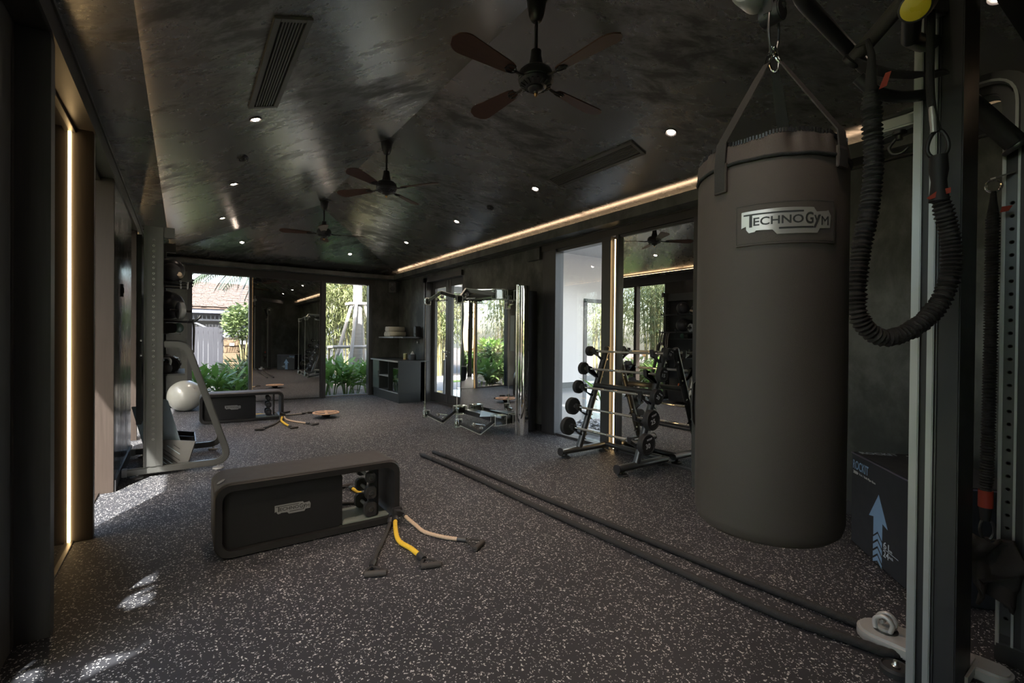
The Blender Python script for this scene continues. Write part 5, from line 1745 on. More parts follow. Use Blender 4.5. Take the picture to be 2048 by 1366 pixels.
MB().lathe([(0.035, -0.008), (0.052, 0), (0.035, 0.008)], (-0.035, 6.05, 1.43), (0.5, -0.8, 0.1), 22).build('trim', 'pad_green', t)
t = thing('exercise_mat', 'blue grey exercise mat standing in the slotted bin', 'exercise mat', (-0.12, 5.8, 0.07), 0, 'exercise mats in the bin')
MB().prism([(-0.27, 0.075), (0.035, 0.075), (-0.120, 0.700), (-0.150, 0.715), (-0.30, 0.690)], (0, 5.80, 0), (1, 0, 0), (0, 0, 1), -0.022).build('sheet', 'mat_blue', t, 0.005)
MB().tube([(-0.30, 5.815, 0.70), (-0.15, 5.815, 0.722)], 0.012, 8).build('hanging_loop', 'black_webbing', t)
t = thing('exercise_mat', 'second blue mat leaning out behind the front upright of the rack', 'exercise mat', (-0.36, 6.1, 0.07), 0, 'exercise mats in the bin')
MB().prism([(-0.295, 0.075), (-0.10, 0.075), (-0.24, 0.62), (-0.425, 0.62)], (0, 6.10, 0), (1, 0, 0), (0, 0, 1), -0.022).build('sheet', 'mat_blue', t, 0.005)
t = thing('traffic_cone', 'orange training cone standing in the rack bin', 'training cone', (-0.17, 6.22, 0.063))
MB().lathe([(0.07, 0), (0.07, 0.008), (0.055, 0.012), (0.016, 0.34), (0.010, 0.345), (0, 0.345)], (-0.17, 6.22, 0.063), n=22).build('cone', 'jacket_red', t)

# switch on the glossy wall, wall speakers
t = thing('wall_switch', 'small black switch plate on the glossy left wall', 'switch', (XL, 5.81, 1.72))
MB().prism(rrect(-0.035, 0.035, -0.06, 0.06, 0.006, 3), (XL + 0.014, 5.81, 1.775), (0, 1, 0), (0, 0, 1), -0.014).build('plate', 'black_plastic', t, 0.002)
MB().bb(XL + 0.014, XL + 0.019, 5.795, 5.825, 1.745, 1.80).build('rocker', 'black_paint', t, 0.002)
t = thing('wall_speaker', 'small black speaker high in the far right corner', 'speaker', (4.05, 10.72, 2.42))
MB().obox((4.05, 10.70, 2.52), (0.16, 0.15, 0.24), radians(-25)).build('cabinet', 'black_plastic', t, 0.012)
MB().lathe([(0.055, 0), (0.058, 0.006), (0.048, 0.008), (0.03, -0.004), (0, -0.002)], (4.02, 10.63, 2.48), (-0.42, -0.91, 0), 22).build('cone', 'black_rubber', t)
MB().lathe([(0.02, 0), (0.022, 0.005), (0.0, 0.008)], (4.02, 10.63, 2.585), (-0.42, -0.91, 0), 16).build('tweeter', 'graphite_metal', t)
MB().bar((4.08, 10.76, 2.52), (4.16, 10.88, 2.54), 0.03, 0.05).build('bracket', 'black_paint', t)
t = thing('wall_panel', 'plain dark access panel high on the wall right of the cable machine', 'wall panel', (4.27, 5.45, 2.45))
MB().bb(4.225, 4.28, 5.36, 5.66, 2.50, 2.675).build('cover', 'wall_plaster', t, 0.004)
MB().bb(4.222, 4.23, 5.345, 5.362, 2.485, 2.68).build('edge', 'black_paint', t)

# ------------------------------------------------------------------ cabinet in the far corner with its things
cb_ = thing('corner_cabinet', 'low black cabinet with open shelves and glass fridge in the far corner', 'cabinet', (3.9, 9.9, 0))
MB().bb(3.615, 4.09, 9.165, 10.72, 0.0, 0.19).build('plinth', 'cabinet_black', cb_)
MB().bb(3.60, 4.09, 9.15, 9.17, 0.19, 0.835).build('end_panel', 'cabinet_black', cb_, 0.002)
MB().bb(3.60, 4.09, 10.70, 10.72, 0.19, 0.835).bb(4.07, 4.09, 9.17, 10.70, 0.19, 0.835).bb(3.60, 4.07, 9.17, 10.70, 0.19, 0.21).build('carcass', 'cabinet_black', cb_)
MB().bb(3.585, 4.28, 9.145, 10.86, 0.835, 0.862).build('worktop', 'cabinet_black', cb_, 0.002)
MB().bb(3.580, 3.586, 9.145, 10.86, 0.832, 0.864).bb(3.596, 3.602, 9.17, 10.30, 0.192, 0.204).build('edge_strip', 'cabinet_edge', cb_)
MB().bb(3.60, 4.07, 10.30, 10.318, 0.21, 0.835).build('divider', 'cabinet_black', cb_)
MB().bb(3.60, 4.07, 9.72, 9.738, 0.21, 0.835).build('divider', 'cabinet_black', cb_)
MB().bb(3.60, 4.05, 9.738, 10.30, 0.50, 0.518).build('shelf', 'cabinet_edge', cb_)
do = MB().bb(3.598, 3.616, 10.32, 10.70, 0.205, 0.825).build('door', 'cabinet_green', cb_, 0.002)
MB().bb(3.590, 3.60, 10.34, 10.35, 0.45, 0.60).build('handle', 'black_paint', do)
fg = MB().bb(3.64, 4.05, 9.185, 9.55, 0.215, 0.70).build('fridge', 'black_paint', cb_, 0.004)
MB().bb(3.633, 3.638, 9.195, 9.54, 0.225, 0.69).build('fridge_glass', 'fridge_glass', fg)
t = thing('tissue_box', 'black tissue box with white tissue on the corner cabinet', 'tissue box', (4.10, 9.60, 0.862))
MB().bb(4.03, 4.15, 9.54, 9.66, 0.863, 0.985).build('box', 'black_paint', t, 0.003)
MB().lathe([(0.05, 0.985), (0.035, 1.0), (0.020, 1.03), (0.006, 1.048), (0, 1.05)], (4.09, 9.60, 0), n=9).build('tissue', 'paper_white', t)
t = thing('tumbler', 'olive tumbler beside the tissue box on the corner cabinet', 'cup', (4.02, 9.83, 0.862))
MB().lathe([(0.0, 0), (0.042, 0), (0.046, 0.13), (0.042, 0.13), (0.039, 0.01), (0, 0.01)], (4.02, 9.83, 0.863), n=24).build('glass', 'olive_cup', t)
MB().lathe([(0.0465, 0.0), (0.0475, 0.006), (0.0465, 0.012)], (4.02, 9.83, 0.868), n=24).build('base_ring', 'brass', t)
t = thing('wall_shelf', 'black wall shelf with rolled towels above the corner cabinet', 'shelf', (4.05, 10.1, 1.34))
MB().bb(3.79, 4.28, 9.40, 10.87, 1.335, 1.362).build('board', 'black_paint', t, 0.002)
MB().bb(3.784, 3.791, 9.95, 10.87, 1.333, 1.364).build('front_edge', 'cabinet_edge', t)
for k, (y, z, lb) in enumerate(((10.50, 1.363, 'left towel of the lower row'), (10.37, 1.363, 'middle towel of the lower row'), (10.24, 1.363, 'right towel of the lower row'), (10.435, 1.475, 'left towel of the upper row'), (10.305, 1.475, 'right towel of the upper row'))):
    t = thing('rolled_towel', 'cream rolled towel on the corner shelf, %s' % lb, 'towel', (3.95, y, z), 0, 'rolled towels on the shelf')
    sp = MB()
    pts, rr = [], 0.0
    vs, fs = [], []
    n = 60
    for i in range(n + 1):
        a = 2 * pi * 3 * i / n
        r = 0.014 + 0.049 * i / n
        for x in (3.80, 4.18):
            vs.append((x + random.uniform(-0.003, 0.003), y + r * cos(a), z + 0.064 + r * sin(a)))
    fs = [(2 * i, 2 * i + 1, 2 * i + 3, 2 * i + 2) for i in range(n)]
    sp.add(vs, fs)
    o_ = sp.build('cloth', 'towel', t, angle=80)
    md = o_.modifiers.new('thick', 'SOLIDIFY')
    md.thickness = 0.012
t = thing('dispenser', 'black dispenser with angled top standing at the end of the towel shelf', 'dispenser', (4.2, 9.55, 1.362))
MB().prism([(-0.06, 0), (0.06, 0), (0.06, 0.20), (0.0, 0.235), (-0.06, 0.205)], (4.12, 9.56, 1.363), (0, 1, 0), (0, 0, 1), 0.13).build('body', 'black_plastic', t, 0.008)
MB().bb(4.112, 4.12, 9.53, 9.59, 1.40, 1.44).build('spout', 'graphite_metal', t)
t = thing('socket_plate', 'small socket plate on the wall under the towel shelf', 'socket', (4.28, 9.75, 1.2))
MB().bb(4.268, 4.28, 9.68, 9.82, 1.20, 1.285).build('plate', 'graphite_metal', t, 0.003)
MB().bb(4.264, 4.27, 9.735, 9.765, 1.225, 1.26).build('rocker', 'paper_white', t)

random.seed(21)
# ------------------------------------------------------------------ outside: ground and terrace
struct('ground', MB().add([(-40, -20, -0.12), (40, -20, -0.12), (40, 60, -0.12), (-40, 60, -0.12)], [(0, 1, 2, 3)]), 'soil')
struct('lawn', MB().bb(-2.6, -1.75, -6, 14, -0.14, -0.07).bb(6.9, 9.5, 13.2, 13.9, -0.14, -0.055), 'lawn')
struct('path', MB().bb(-1.75, -0.75, -6, 11.4, -0.16, -0.03).bb(-0.75, 4.2, 11.06, 11.35, -0.16, -0.05), 'path_stone')
struct('pavement', MB().bb(4.9, 10.6, 11.0, 15.6, -0.16, -0.06).bb(-2.0, 1.5, 13.2, 16, -0.16, -0.09), 'paving')
struct('terrace_floor', MB().bb(4.43, 14.0, 1.0, 10.95, -0.20, -0.012), 'grey_tile')
wsd = struct('wall_side', MB().bb(6.9, 9.35, 9.8, 9.95, -0.02, 3.75).bb(9.35, 14, 9.8, 9.95, 2.5, 3.75), 'white_wall')
struct('baseboard_side', MB().bb(6.9, 9.35, 9.78, 9.80, -0.01, 0.14), 'graphite_metal')
struct('ceiling_side', MB().bb(4.46, 14, 1.0, 9.95, 3.72, 3.85).bb(5.0, 14, 6.4, 7.6, 3.55, 3.72), 'white_wall')
struct('canopy_roof', MB().bb(4.46, 6.9, 9.3, 10.65, 2.50, 2.66), 'white_wall', label='white canopy over the passage behind the french door')
w = struct('window_12', MB().bb(9.35, 9.47, 9.76, 9.94, 0, 2.5).bb(10.6, 10.68, 9.76, 9.94, 0, 2.5).bb(9.35, 12, 9.76, 9.94, 2.40, 2.5).bb(9.35, 12, 9.76, 9.94, 0, 0.06), 'door_timber')
W[w] = Matrix.Identity(4)
MB().bb(9.47, 12, 9.85, 9.857, 0.06, 2.4).build('pane', 'clear_glass', w)
for x, y, lb in ((8.6, 8.2, 'white ceiling light in the bright room behind the glass'), (6.6, 5.0, 'near white ceiling light in the bright room'), (9.8, 5.6, 'far white ceiling light in the bright room')):
    t = thing('downlight', lb, 'ceiling light', (x, y, 3.72), 0, 'ceiling lights in the bright room')
    MB().lathe([(0.07, -0.002), (0.07, 0.008), (0.05, 0.010), (0.045, 0.0)], (x, y, 3.72), (0, 0, -1), 20).build('trim_ring', 'white_wall', t)
    MB().lathe([(0.045, 0.0), (0.03, 0.004), (0, 0.006)], (x, y, 3.72), (0, 0, -1), 20).build('lens', 'lamp_white', t)
    la = bpy.data.lights.new('room_lamp', 'SPOT')
    la.energy = 150
    la.spot_size = radians(140)
    la.spot_blend = 1
    la.shadow_soft_size = 0.05
    lo = bpy.data.objects.new('room_lamp', la)
    COL.objects.link(lo)
    lo.parent = t
    lo.matrix_local = Matrix.Translation((0, 0, -0.04))
t = thing('bollard', 'white post on the terrace seen through the french door', 'post', (4.74, 9.30, -0.012))
MB().prism(rrect(-0.04, 0.04, -0.04, 0.04, 0.012, 3), (4.74, 9.30, -0.012), (1, 0, 0), (0, 1, 0), 0.86).build('shaft', 'white_wall', t)
MB().lathe([(0.042, 0), (0.042, 0.012), (0.0, 0.03)], (4.74, 9.30, 0.848), n=16).build('cap', 'grey_metal', t)
t = thing('pebble_bed', 'kerbed bed of grey pebbles behind the right window', 'planter', (5.2, 5.0, 0))
MB().bb(4.78, 4.84, 4.55, 5.5, -0.012, 0.05).bb(5.56, 5.62, 4.55, 5.5, -0.012, 0.05).bb(4.84, 5.56, 4.55, 4.60, -0.012, 0.05).bb(4.84, 5.56, 5.45, 5.5, -0.012, 0.05).build('kerb', 'white_wall', t)
pb = MB()
for i in range(260):
    c = Vector((random.uniform(4.87, 5.53), random.uniform(4.63, 5.42), random.uniform(0.0, 0.06)))
    s = random.uniform(0.022, 0.042)
    k0 = len(pb.v)
    pb.ball((0, 0, 0), s, 6, random.uniform(0.6, 0.9))
    rm = Euler((random.uniform(-.5, .5), random.uniform(-.5, .5), random.uniform(0, 6))).to_matrix()
    for j in range(k0, len(pb.v)):
        pb.v[j] = c + rm @ Vector((pb.v[j].x * random.uniform(0.95, 1.25), pb.v[j].y, pb.v[j].z))
po_ = pb.build('pebble', 'pebble', t, angle=80)
po_['kind'] = 'stuff'

# ------------------------------------------------------------------ plants
def leaf_mesh(name, ln, wd, bend, segs=6, fold=0.16, material='leaf_green', wave=0.0):
    """lance-shaped leaf along +x, stalk at the origin, bending down towards its tip"""
    vs, fs = [], []
    for i in range(segs + 1):
        t = i / segs
        w_ = wd / 2 * (sin(pi * min(1, t ** 0.75)) ** 0.85) if 0 < i < segs else 0.002
        x = ln * (t - 0.12 * bend * t * t)
        z = -bend * ln * t * t * 0.5 + wave * sin(6 * t)
        vs += [(x, -w_, z + fold * w_), (x, 0, z), (x, w_, z + fold * w_)]
    for i in range(segs):
        a = 3 * i
        fs += [(a, a + 3, a + 4, a + 1), (a + 1, a + 4, a + 5, a + 2)]
    me = bpy.data.meshes.new(name)
    me.from_pydata(vs, [], fs)
    me.polygons.foreach_set('use_smooth', [True] * len(me.polygons))
    me.materials.append(MATS[material])
    return me


LANCE = [leaf_mesh('leaf', 0.46, 0.105, b, material='leaf_green', wave=w_) for b, w_ in ((0.15, 0.004), (0.45, -0.004), (0.8, 0.006))]


def lance_plant(x, y, h, n, label, group, z0=-0.10, sc=1.0):
    t = thing('ginger_plant', label, 'plant', (x, y, z0), 0, group)
    st = MB()
    tips = []
    for i in range(max(3, n // 4)):
        a = random.uniform(0, 2 * pi)
        l = random.uniform(0.75, 1.0) * h
        b0 = Vector((x + 0.07 * cos(a), y + 0.07 * sin(a), z0))
        b1 = b0 + Vector((0.16 * cos(a), 0.16 * sin(a), l * 0.8))
        st.tube([b0, b0.lerp(b1, 0.5) + Vector((0, 0, 0.03)), b1], [0.011, 0.009, 0.005], 6)
        tips.append((b0, b1, a))
    st.build('stem', 'leaf_green', t)
    for i in range(n):
        b0, b1, a = tips[i % len(tips)]
        f = random.uniform(0.35, 1.0)
        p = b0.lerp(b1, f)
        yaw = a + (i // len(tips)) * 2.4 + random.uniform(-0.5, 0.5)
        pitch = radians(random.uniform(28, 74) if f > 0.7 else random.uniform(10, 50))
        s = random.uniform(0.75, 1.15) * sc
        mw = Matrix.Translation(p) @ Matrix.Rotation(yaw, 4, 'Z') @ Matrix.Rotation(-pitch, 4, 'Y') @ Matrix.Rotation(random.uniform(-0.6, 0.6), 4, 'X') @ Matrix.Scale(s, 4)
        link('leaf', random.choice(LANCE), None, t, mw)
    return t


words = ('first', 'second', 'third', 'fourth', 'fifth', 'sixth', 'seventh', 'eighth', 'ninth', 'tenth')
k = 0
for x, y, h in ((0.12, 11.75, 0.78), (0.42, 11.55, 0.72), (0.72, 11.78, 0.82), (1.02, 11.6, 0.70), (1.25, 11.95, 0.95), (0.30, 12.1, 0.80), (0.92, 12.2, 0.85)):
    lance_plant(x, y, h, 26, 'leafy green ginger plant outside the left far window, %s from the left' % words[(0, 2, 3, 5, 6, 1, 4)[k]], 'ginger plants outside the left far window')
    k += 1
k = 0
for x, y, h in ((2.70, 11.6, 0.88), (2.98, 11.85, 0.95), (3.25, 11.6, 0.82), (3.52, 11.8, 0.95), (3.80, 11.6, 0.86), (2.86, 12.2, 1.0), (3.42, 12.2, 0.98), (3.95, 12.1, 0.98)):
    lance_plant(x, y, h, 26, 'leafy green ginger plant outside the right far window, %s from the left' % words[(0, 2, 3, 5, 6, 1, 4, 7)[k]], 'ginger plants outside the right far window')
    k += 1


def cloud(name, n, fn, ln, wd, material, droop=0.5, segs=2):
    """many small bent leaves at fn() = (point, heading)"""
    vs, fs = [], []
    for i in range(n):
        p, yaw, pit = fn()
        l, w_ = ln * random.uniform(0.7, 1.25), wd * random.uniform(0.8, 1.2)
        m_ = Matrix.Translation(p) @ (Matrix.Rotation(yaw, 4, 'Z') @ Matrix.Rotation(-pit, 4, 'Y') @ Matrix.Rotation(random.uniform(-0.8, 0.8), 4, 'X'))
        b = len(vs)
        for x, y, z in ((0, 0, 0), (0.42 * l, -w_ / 2, 0.02 * l), (0.42 * l, w_ / 2, 0.02 * l), (l, 0, -droop * l * 0.35)):
            vs.append(tuple(m_ @ Vector((x, y, z))))
        fs += [(b, b + 1, b + 2), (b + 1, b + 3, b + 2)]
    me = bpy.data.meshes.new(name)
    me.from_pydata(vs, [], fs)
    me.materials.append(MATS[material])
    return me


def bamboo_fn():
    """tufts of drooping leaves strung along arching twigs"""
    state = {'k': 0}

    def f():
        if state['k'] % 9 == 0:
            a = random.uniform(0, 2 * pi)
            z = random.triangular(0.9, 5.2, 3.0)
            r = abs(random.gauss(0.55, 0.30)) * (0.6 + z / 5)
            state['c'] = Vector((r * cos(a), r * sin(a), z))
            state['a'] = a
        state['k'] += 1
        c = state['c'] + Vector((random.gauss(0, 0.09), random.gauss(0, 0.09), random.gauss(0, 0.07)))
        return c, state['a'] + random.uniform(-1.6, 1.6), radians(random.uniform(-75, 5))
    return f


BAMB = [cloud('foliage', 5200, bamboo_fn(), 0.20, 0.028, 'leaf_bamboo') for _ in range(2)]


def canes():
    mb = MB()
    for i in range(16):
        a, r = random.uniform(0, 2 * pi), random.uniform(0.03, 0.32)
        ln = random.uniform(3.0, 5.0)
        b0 = Vector((r * cos(a), r * sin(a), -0.1))
        lean = random.uniform(0.05, 0.22)
        pts = [b0 + Vector((cos(a) * lean * s * s * ln * 0.4, sin(a) * lean * s * s * ln * 0.4, s * ln)) for s in (0, 0.25, 0.5, 0.75, 1)]
        mb.tube(pts, [0.020, 0.019, 0.017, 0.013, 0.006], 7)
    return mb.mesh('cane')


CANES = [canes() for _ in range(2)]
for c in CANES:
    c.materials.append(MATS['bamboo_cane'])


def bamboo(x, y, rz, s, label, group, z0=0.0, wide=1.0):
    t = thing('bamboo_clump', label, 'bamboo', (x, y, z0), 0, group)
    mw = Matrix.Translation((x, y, z0)) @ Matrix.Rotation(rz, 4, 'Z') @ Matrix.Diagonal((s * wide, s * wide, s, 1))
    i = random.randint(0, 1)
    link('foliage', BAMB[i], None, t, mw)['kind'] = 'stuff'
    link('canes', CANES[i], None, t, mw)['kind'] = 'stuff'
    return t


g1 = 'bamboo clumps along the left garden'
for k, (x, y, s) in enumerate(((-4.6, 2.6, 0.9), (-4.8, 4.5, 0.95), (-4.5, 6.4, 0.95), (-4.7, 8.3, 0.95), (-4.5, 10.2, 0.95), (-4.7, 12.2, 1.0), (-6.6, 8.6, 1.3), (-6.6, 12.0, 1.3), (-2.3, 14.5, 0.95), (-3.8, 14.0, 0.95))):
    bamboo(x, y, k * 1.3, s, 'bamboo clump in the left garden, %s away from the camera' % words[k], g1)
for k, (x, y) in enumerate(((-1.3, -5.2), (-2.9, -4.8), (-4.5, -5.0))):  # out of view, added to keep bright horizon sky off the left pillars
    bamboo(x, y, k * 2.1 + 0.5, 0.95, 'unseen bamboo clump added at the camera end of the left path to block bright sky, %s from the building' % words[k], 'added bamboo clumps blocking the sky behind the camera')
g2 = 'bamboo clumps beyond the right far window'
for k, (x, y, s) in enumerate(((3.2, 14.6, 0.9), (4.4, 14.9, 0.95), (5.6, 15.2, 0.95), (3.9, 16.2, 1.1), (5.2, 16.8, 1.15))):
    bamboo(x, y, k * 1.7 + 0.4, s, 'bright bamboo clump beyond the right far window, %s of the grove' % words[k], g2)
g3 = 'bamboo clumps beyond the french door'
for k, (x, y, s) in enumerate(((6.7, 16.0, 0.95), (7.9, 15.9, 1.0), (9.1, 15.8, 0.95), (10.3, 15.4, 1.0), (7.3, 17.2, 1.15), (8.8, 17.3, 1.2))):
    bamboo(x, y, k * 1.1 + 0.9, s, 'bamboo clump beyond the paving, %s from the left through the french door' % words[k], g3)
g4 = 'bamboo clumps behind the bright room'
for k, (x, y, s) in enumerate(((12.2, 13.8, 0.95), (13.6, 13.2, 1.0), (14.8, 12.2, 1.0))):
    bamboo(x, y, k * 1.9 + 0.2, s, 'bamboo clump behind the bright room window, %s from the left' % words[k], g4)


def shrub(x, y, z0, rx, rz_, n, ln, wd, material, label, cat='shrub', stem=0.0, group=None, bark='bamboo_cane'):
    t = thing('garden_shrub', label, cat, (x, y, z0), 0, group)

    def f():
        while True:
            q = Vector((random.uniform(-1, 1), random.uniform(-1, 1), random.uniform(-1, 1)))
            if 0.25 < q.length < 1:
                break
        p = Vector((q.x * rx, q.y * rx, q.z * rz_ + rz_ + stem))
        return p, atan2(q.y, q.x) + random.uniform(-0.9, 0.9), radians(random.uniform(-30, 60))
    me = cloud('foliage', n, f, ln, wd, material, 0.3)
    link('foliage', me, None, t, Matrix.Translation((x, y, z0)))['kind'] = 'stuff'
    mb = MB()
    for i in range(4):
        a = 2 * pi * i / 4 + 0.3
        mb.tube([(x, y, z0), (x + 0.1 * cos(a), y + 0.1 * sin(a), z0 + stem * 0.7 + rz_ * 0.3), (x + rx * 0.5 * cos(a), y + rx * 0.5 * sin(a), z0 + stem + rz_ * 1.2)], [0.03, 0.022, 0.008], 7)
    mb.build('branch', bark, t)
    return t


shrub(1.40, 14.9, -0.1, 0.50, 0.52, 1500, 0.13, 0.075, 'leaf_pale', 'pale round-leaved small tree over the brick pillar', 'tree', stem=1.30)
shrub(1.70, 13.6, -0.1, 0.45, 0.50, 900, 0.34, 0.035, 'leaf_palm', 'feathery green palm shrub at the right edge of the left far window')
shrub(1.15, 13.0, -0.1, 0.50, 0.42, 900, 0.26, 0.05, 'leaf_pale', 'lime green shrub in front of the brick wall')
random.seed(11)
shrub(-1.95, -0.5, -0.1, 0.75, 1.6, 420, 0.36, 0.20, 'leaf_green', 'tall dense shrub outside the nearest left window')
shrub(-1.85, 0.85, -0.1, 0.70, 1.55, 330, 0.36, 0.20, 'leaf_green', 'dense shrub outside the second left window')
for k, (x, y) in enumerate(((-0.75, 12.7), (-1.7, 12.9), (-2.7, 12.8), (-1.2, 13.9))):
    shrub(x, y, -0.1, 0.55, 0.60 + 0.1 * (k == 3), 1100, 0.30, 0.08, ('leaf_pale', 'leaf_green')[k % 2], 'lush shrub outside the far left corner, %s from the window' % words[k], group='shrubs outside the far left corner')
g5 = 'flowering shrubs along the left garden path'
for k, (x, y) in enumerate(((-2.3, 4.4), (-2.25, 5.6), (-2.3, 6.9), (-2.2, 8.0), (-2.3, 9.2), (-2.2, 10.4))):
    t = shrub(x, y, -0.1, 0.45, 0.42, 800, 0.30, 0.07, ('leaf_pale', 'leaf_green')[k % 2], 'lush shrub with orange flowers by the left path, %s from the camera' % words[k], group=g5)
    fl = MB()
    for i in range(5):
        a = random.uniform(0, 6.28)
        p = Vector((x + 0.25 * cos(a), y + 0.25 * sin(a), random.uniform(0.65, 0.9)))
        for j in range(4):
            b_ = j * 1.6 + a
            fl.add([p, p + Vector((0.02 * sin(b_), 0.02 * cos(b_), 0.05)), p + Vector((0.09 * cos(b_), 0.09 * sin(b_), 0.10))], [(0, 1, 2)])
    fl.build('flower', 'flower_orange', t, smooth=False)

# strelitzia behind the right window
t = thing('strelitzia', 'broad-leaved plant behind the right window next to the mullion', 'plant', (5.05, 4.72, 0.0))
BIG = leaf_mesh('leaf', 0.75, 0.20, 0.5, 8, material='leaf_green')
stm = MB()
for i in range(6):
    a = -0.4 + i * 1.05
    h = 0.35 + 0.07 * i
    b1 = Vector((5.08 + 0.16 * cos(a), 4.78 + 0.16 * sin(a), h))
    stm.tube([(5.08, 4.78, 0.03), Vector((5.08, 4.78, 0.03)).lerp(b1, 0.6) + Vector((0, 0, 0.06)), b1], [0.016, 0.013, 0.009], 8)
    link('leaf', BIG, None, t, Matrix.Translation(b1) @ Matrix.Rotation(a, 4, 'Z') @ Matrix.Rotation(-radians(52), 4, 'Y') @ Matrix.Scale(0.55, 4))
stm.build('stem', 'leaf_green', t)

# ------------------------------------------------------------------ palms
def frond_mesh():
    vs, fs = [], []
    n = 34
    rib = [Vector((2.1 * t, 0, 0.55 * t - 1.35 * t * t)) for t in [i / n for i in range(n + 1)]]
    for i in range(4, n):
        for s in (-1, 1):
            p = rib[i]
            l = 0.50 * sin(pi * (0.12 + 0.80 * i / n)) + 0.08
            q = p + Vector((l * 0.45, s * l * 0.62, -l * 0.62))
            m_ = p.lerp(q, 0.5) + Vector((0, s * 0.03, 0.05))
            b = len(vs)
            vs += [p, m_ + Vector((0.017, 0, 0)), m_ - Vector((0.017, 0, 0)), q]
            fs += [(b, b + 1, b + 2), (b + 1, b + 3, b + 2)]
    me = bpy.data.meshes.new('frond')
    mb = MB().tube(rib[::2], 0.011, 6)
    b = len(vs)
    vs += mb.v
    fs += [tuple(i + b for i in q) for q in mb.f]
    me.from_pydata([tuple(v) for v in vs], [], fs)
    me.materials.append(MATS['leaf_palm'])
    return me


FR = frond_mesh()


def palm(x, y, h, r, label, lean=(0, 0), nf=11, arc=None):
    t = thing('palm_tree', label, 'palm tree', (x, y, -0.1))
    pts, rr = [], []
    n = 60
    for i in range(n + 1):
        s = i / n
        pts.append((x + lean[0] * s * s, y + lean[1] * s * s, -0.1 + (h + 0.1) * s))
        rr.append(r * (1.15 - 0.3 * s) * (1.05 if i % 2 else 0.97))
    MB().tube(pts, rr, 18).build('trunk', 'palm_bark', t, angle=20)
    tp = Vector(pts[-1])
    for i in range(nf):
        a = 2 * pi * i / nf + 0.2 if arc is None else radians(arc[0] + (arc[1] - arc[0]) * i / (nf - 1))
        link('frond', FR, None, t, Matrix.Translation(tp) @ Matrix.Rotation(a, 4, 'Z') @ Matrix.Rotation(-radians(random.uniform(-25, 40) if arc is None else random.uniform(-22, 8)), 4, 'Y'))
    return t


palm(3.99, 13.2, 5.2, 0.125, 'palm tree with pale ringed trunk held by stakes beyond the right far window')
palm(2.15, 13.9, 3.45, 0.12, 'palm tree whose drooping fronds hang over the left far window', nf=10, arc=(110, 255))
t = thing('tree_support', 'frame of pale wooden stakes propping up the palm trunk', 'stakes', (3.99, 13.2, -0.1))
for a, b_ in (((3.80, 13.10, 2.25), (3.20, 12.95, 0.2)), ((3.90, 13.02, 2.25), (3.56, 12.55, 0.1)), ((4.16, 13.10, 2.25), (4.62, 12.9, 0.1)), ((4.1, 13.34, 2.25), (4.5, 14.0, 0.1))):
    MB().tube([a, b_], [0.042, 0.05], 10).build('stake', 'stake_wood', t)
for a, b_ in (((3.70, 13.06, 2.26), (4.27, 13.06, 2.28)), ((3.70, 13.36, 2.26), (4.27, 13.36, 2.28)), ((3.24, 12.84, 1.08), (4.5, 12.84, 1.08)), ((3.33, 13.75, 1.05), (4.5, 13.75, 1.08))):
    MB().tube([a, b_], 0.042, 10).build('brace', 'stake_wood', t)

# ------------------------------------------------------------------ gate, brick pillar and house beyond the left far window
t = thing('garden_gate', 'tall blue grey garden gate with rounded top corner beyond the window', 'gate', (0.2, 16, -0.1))
gx0, gx1, gz = -1.2, 0.955, 1.60
n = 18
for i in range(n):
    a, b_ = gx0 + (gx1 - gx0) * i / n, gx0 + (gx1 - gx0) * (i + 1) / n

    def topz(x):
        e = x - (gx1 - 0.14)
        return gz - (0.14 - sqrt(max(0, 0.14 ** 2 - e * e)) if e > 0 else 0)
    MB().prism([(a + 0.002, -0.1), (b_ - 0.002, -0.1), (b_ - 0.002, topz(b_)), (a + 0.002, topz(a))], (0, 16.0, 0), (1, 0, 0), (0, 0, 1), 0.03).build('board', 'gate_grey', t)
MB().bb(gx0, gx1, 16.0, 16.03, -0.08, 0.0).bb(gx0, gx1 - 0.1, 16.0, 16.03, 1.40, 1.48).build('ledge', 'gate_grey', t)
t = thing('brick_pillar', 'laterite block pillar and low wall beside the garden gate', 'brick wall', (1.2, 16, -0.1))
bk = []
for v in range(3):
    mb = MB().bb(-0.205, 0.205, -0.1, 0.1, -0.092, 0.092)
    for p in mb.v:
        p += Vector((random.uniform(-.008, .008), random.uniform(-.012, .006), random.uniform(-.006, .006)))
    me = mb.mesh('brick', 0.012, 1)
    me.materials.append(MATS['laterite'])
    bk.append(me)
for r in range(8):
    z = -0.0 + 0.19 * r
    if r < 7:
        link('brick', random.choice(bk), None, t, Matrix.Translation((1.17 + random.uniform(-.006, .006), 16.0 + random.uniform(-.012, .012), z)))
    if r < 6:
        off = 0.21 * (r % 2)
        for k in range(4):
            link('brick', random.choice(bk), None, t, Matrix.Translation((1.60 + off + 0.42 * k, 16.15 + random.uniform(-.012, .012), z)))
MB().bb(0.98, 1.36, 16.02, 16.09, -0.1, 1.30).bb(1.38, 3.2, 16.17, 16.24, -0.1, 1.1).build('mortar', 'soil', t)
t2 = MB().bb(1.30, 1.42, 15.86, 15.90, 1.02, 1.10)
t3 = thing('garden_lamp', 'small pale wall lamp on the laterite pillar', 'wall lamp', (1.17, 15.88, 1.05))
MB().prism(rrect(-0.06, 0.06, -0.04, 0.04, 0.012, 3), (1.17, 15.895, 1.10), (1, 0, 0), (0, 0, 1), 0.03).build('housing', 'white_wall', t3)
MB().bb(1.13, 1.21, 15.86, 15.868, 1.075, 1.10).build('shade', 'grey_metal', t3)

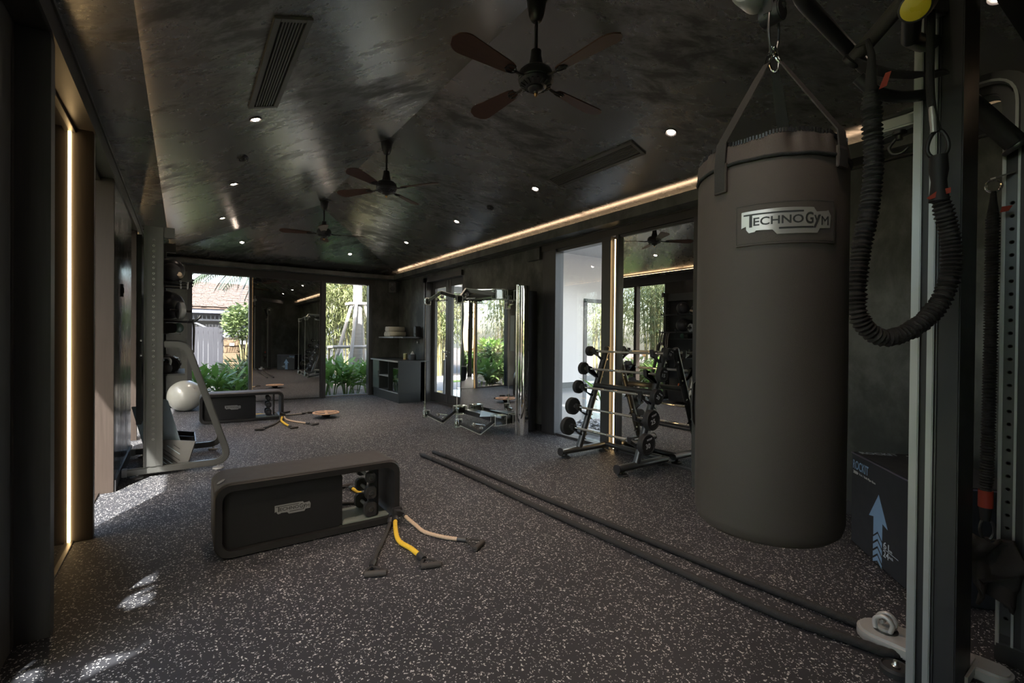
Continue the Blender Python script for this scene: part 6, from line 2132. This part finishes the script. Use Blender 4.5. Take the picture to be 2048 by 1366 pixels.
hs = thing('garden_house', 'house with sunlit shingle roof and lattice frieze beyond the garden gate', 'house', (1, 23, 0))
MB().bb(-4, 9, 23.6, 23.8, -0.1, 2.3).build('wall', 'curtain', hs)
rf = MB().add([(-5, 21.5, 2.44), (10, 21.5, 2.44), (10, 26.0, 3.80), (-5, 26.0, 3.80), (-5, 21.5, 2.38), (10, 21.5, 2.38), (10, 26.0, 3.74), (-5, 26.0, 3.74)], [(0, 1, 2, 3), (7, 6, 5, 4), (0, 4, 5, 1), (1, 5, 6, 2), (2, 6, 7, 3), (3, 7, 4, 0)]).build('roof', 'shingle', hs)
shg = MB()
sl = Vector((0, 4.5, 1.36)).normalized()
sn = Vector((0, -1.36, 4.5)).normalized()
for r in range(21):
    x = -1.5 + random.uniform(0, 0.2)
    while x < 3.4:
        w_ = random.uniform(0.14, 0.32)
        o = Vector((x, 21.47, 2.45)) + sl * (0.222 * r + random.uniform(-0.02, 0.02))
        shg.obox(o + Vector((w_ / 2, 0, 0)) + sl * 0.13 + sn * (0.012 + random.uniform(0, 0.014)), (w_ - 0.012, 0.27, 0.02),
                 Matrix((Vector((1, 0, 0)), sl, sn)).transposed() @ Matrix.Rotation(-0.07 + random.uniform(-0.03, 0.03), 3, 'X') @ Matrix.Rotation(random.uniform(-0.03, 0.03), 3, 'Y'))
        x += w_
so_ = shg.build('shingle', 'shingle', rf)
so_['kind'] = 'stuff'
MB().bb(-5, 10, 21.55, 21.62, 2.22, 2.40).build('fascia', 'fascia_blue', hs)
MB().bb(-5, 10, 21.9, 21.98, 2.16, 2.22).bb(-5, 10, 21.9, 21.98, 1.93, 2.0).build('frieze_rail', 'lattice_dark', hs)
x = -1.2
while x < 3:
    MB().bb(x - 0.02, x + 0.02, 21.92, 21.96, 2.0, 2.16).build('frieze_bar', 'lattice_dark', hs)
    x += 0.14
for x in (-2.2, 1.42, 5.0):
    MB().bb(x - 0.08, x + 0.08, 21.86, 22.02, -0.1, 1.95).build('post', 'lattice_dark', hs)
    for s in (-1, 1):
        pts = [(x + s * (0.08 + 1.25 * sin(radians(a))), 21.94, 1.95 - 0.62 * (1 - sin(radians(a))) ** 1.0 * cos(radians(a))) for a in range(0, 91, 10)]
        MB().tube(pts, 0.02, flat=(0.06, 0.06)).build('arch_brace', 'lattice_dark', hs)
for k in range(14):
    x = -1.6 + 0.33 * k
    cu_ = MB()
    cu_.grid(lambda u, v: Vector((x + 0.31 * u, 22.6 + 0.035 * sin(u * 2 * pi * 3), -0.1 + 1.9 * v)), 18, 1)
    cu_.build('curtain', 'curtain', hs)
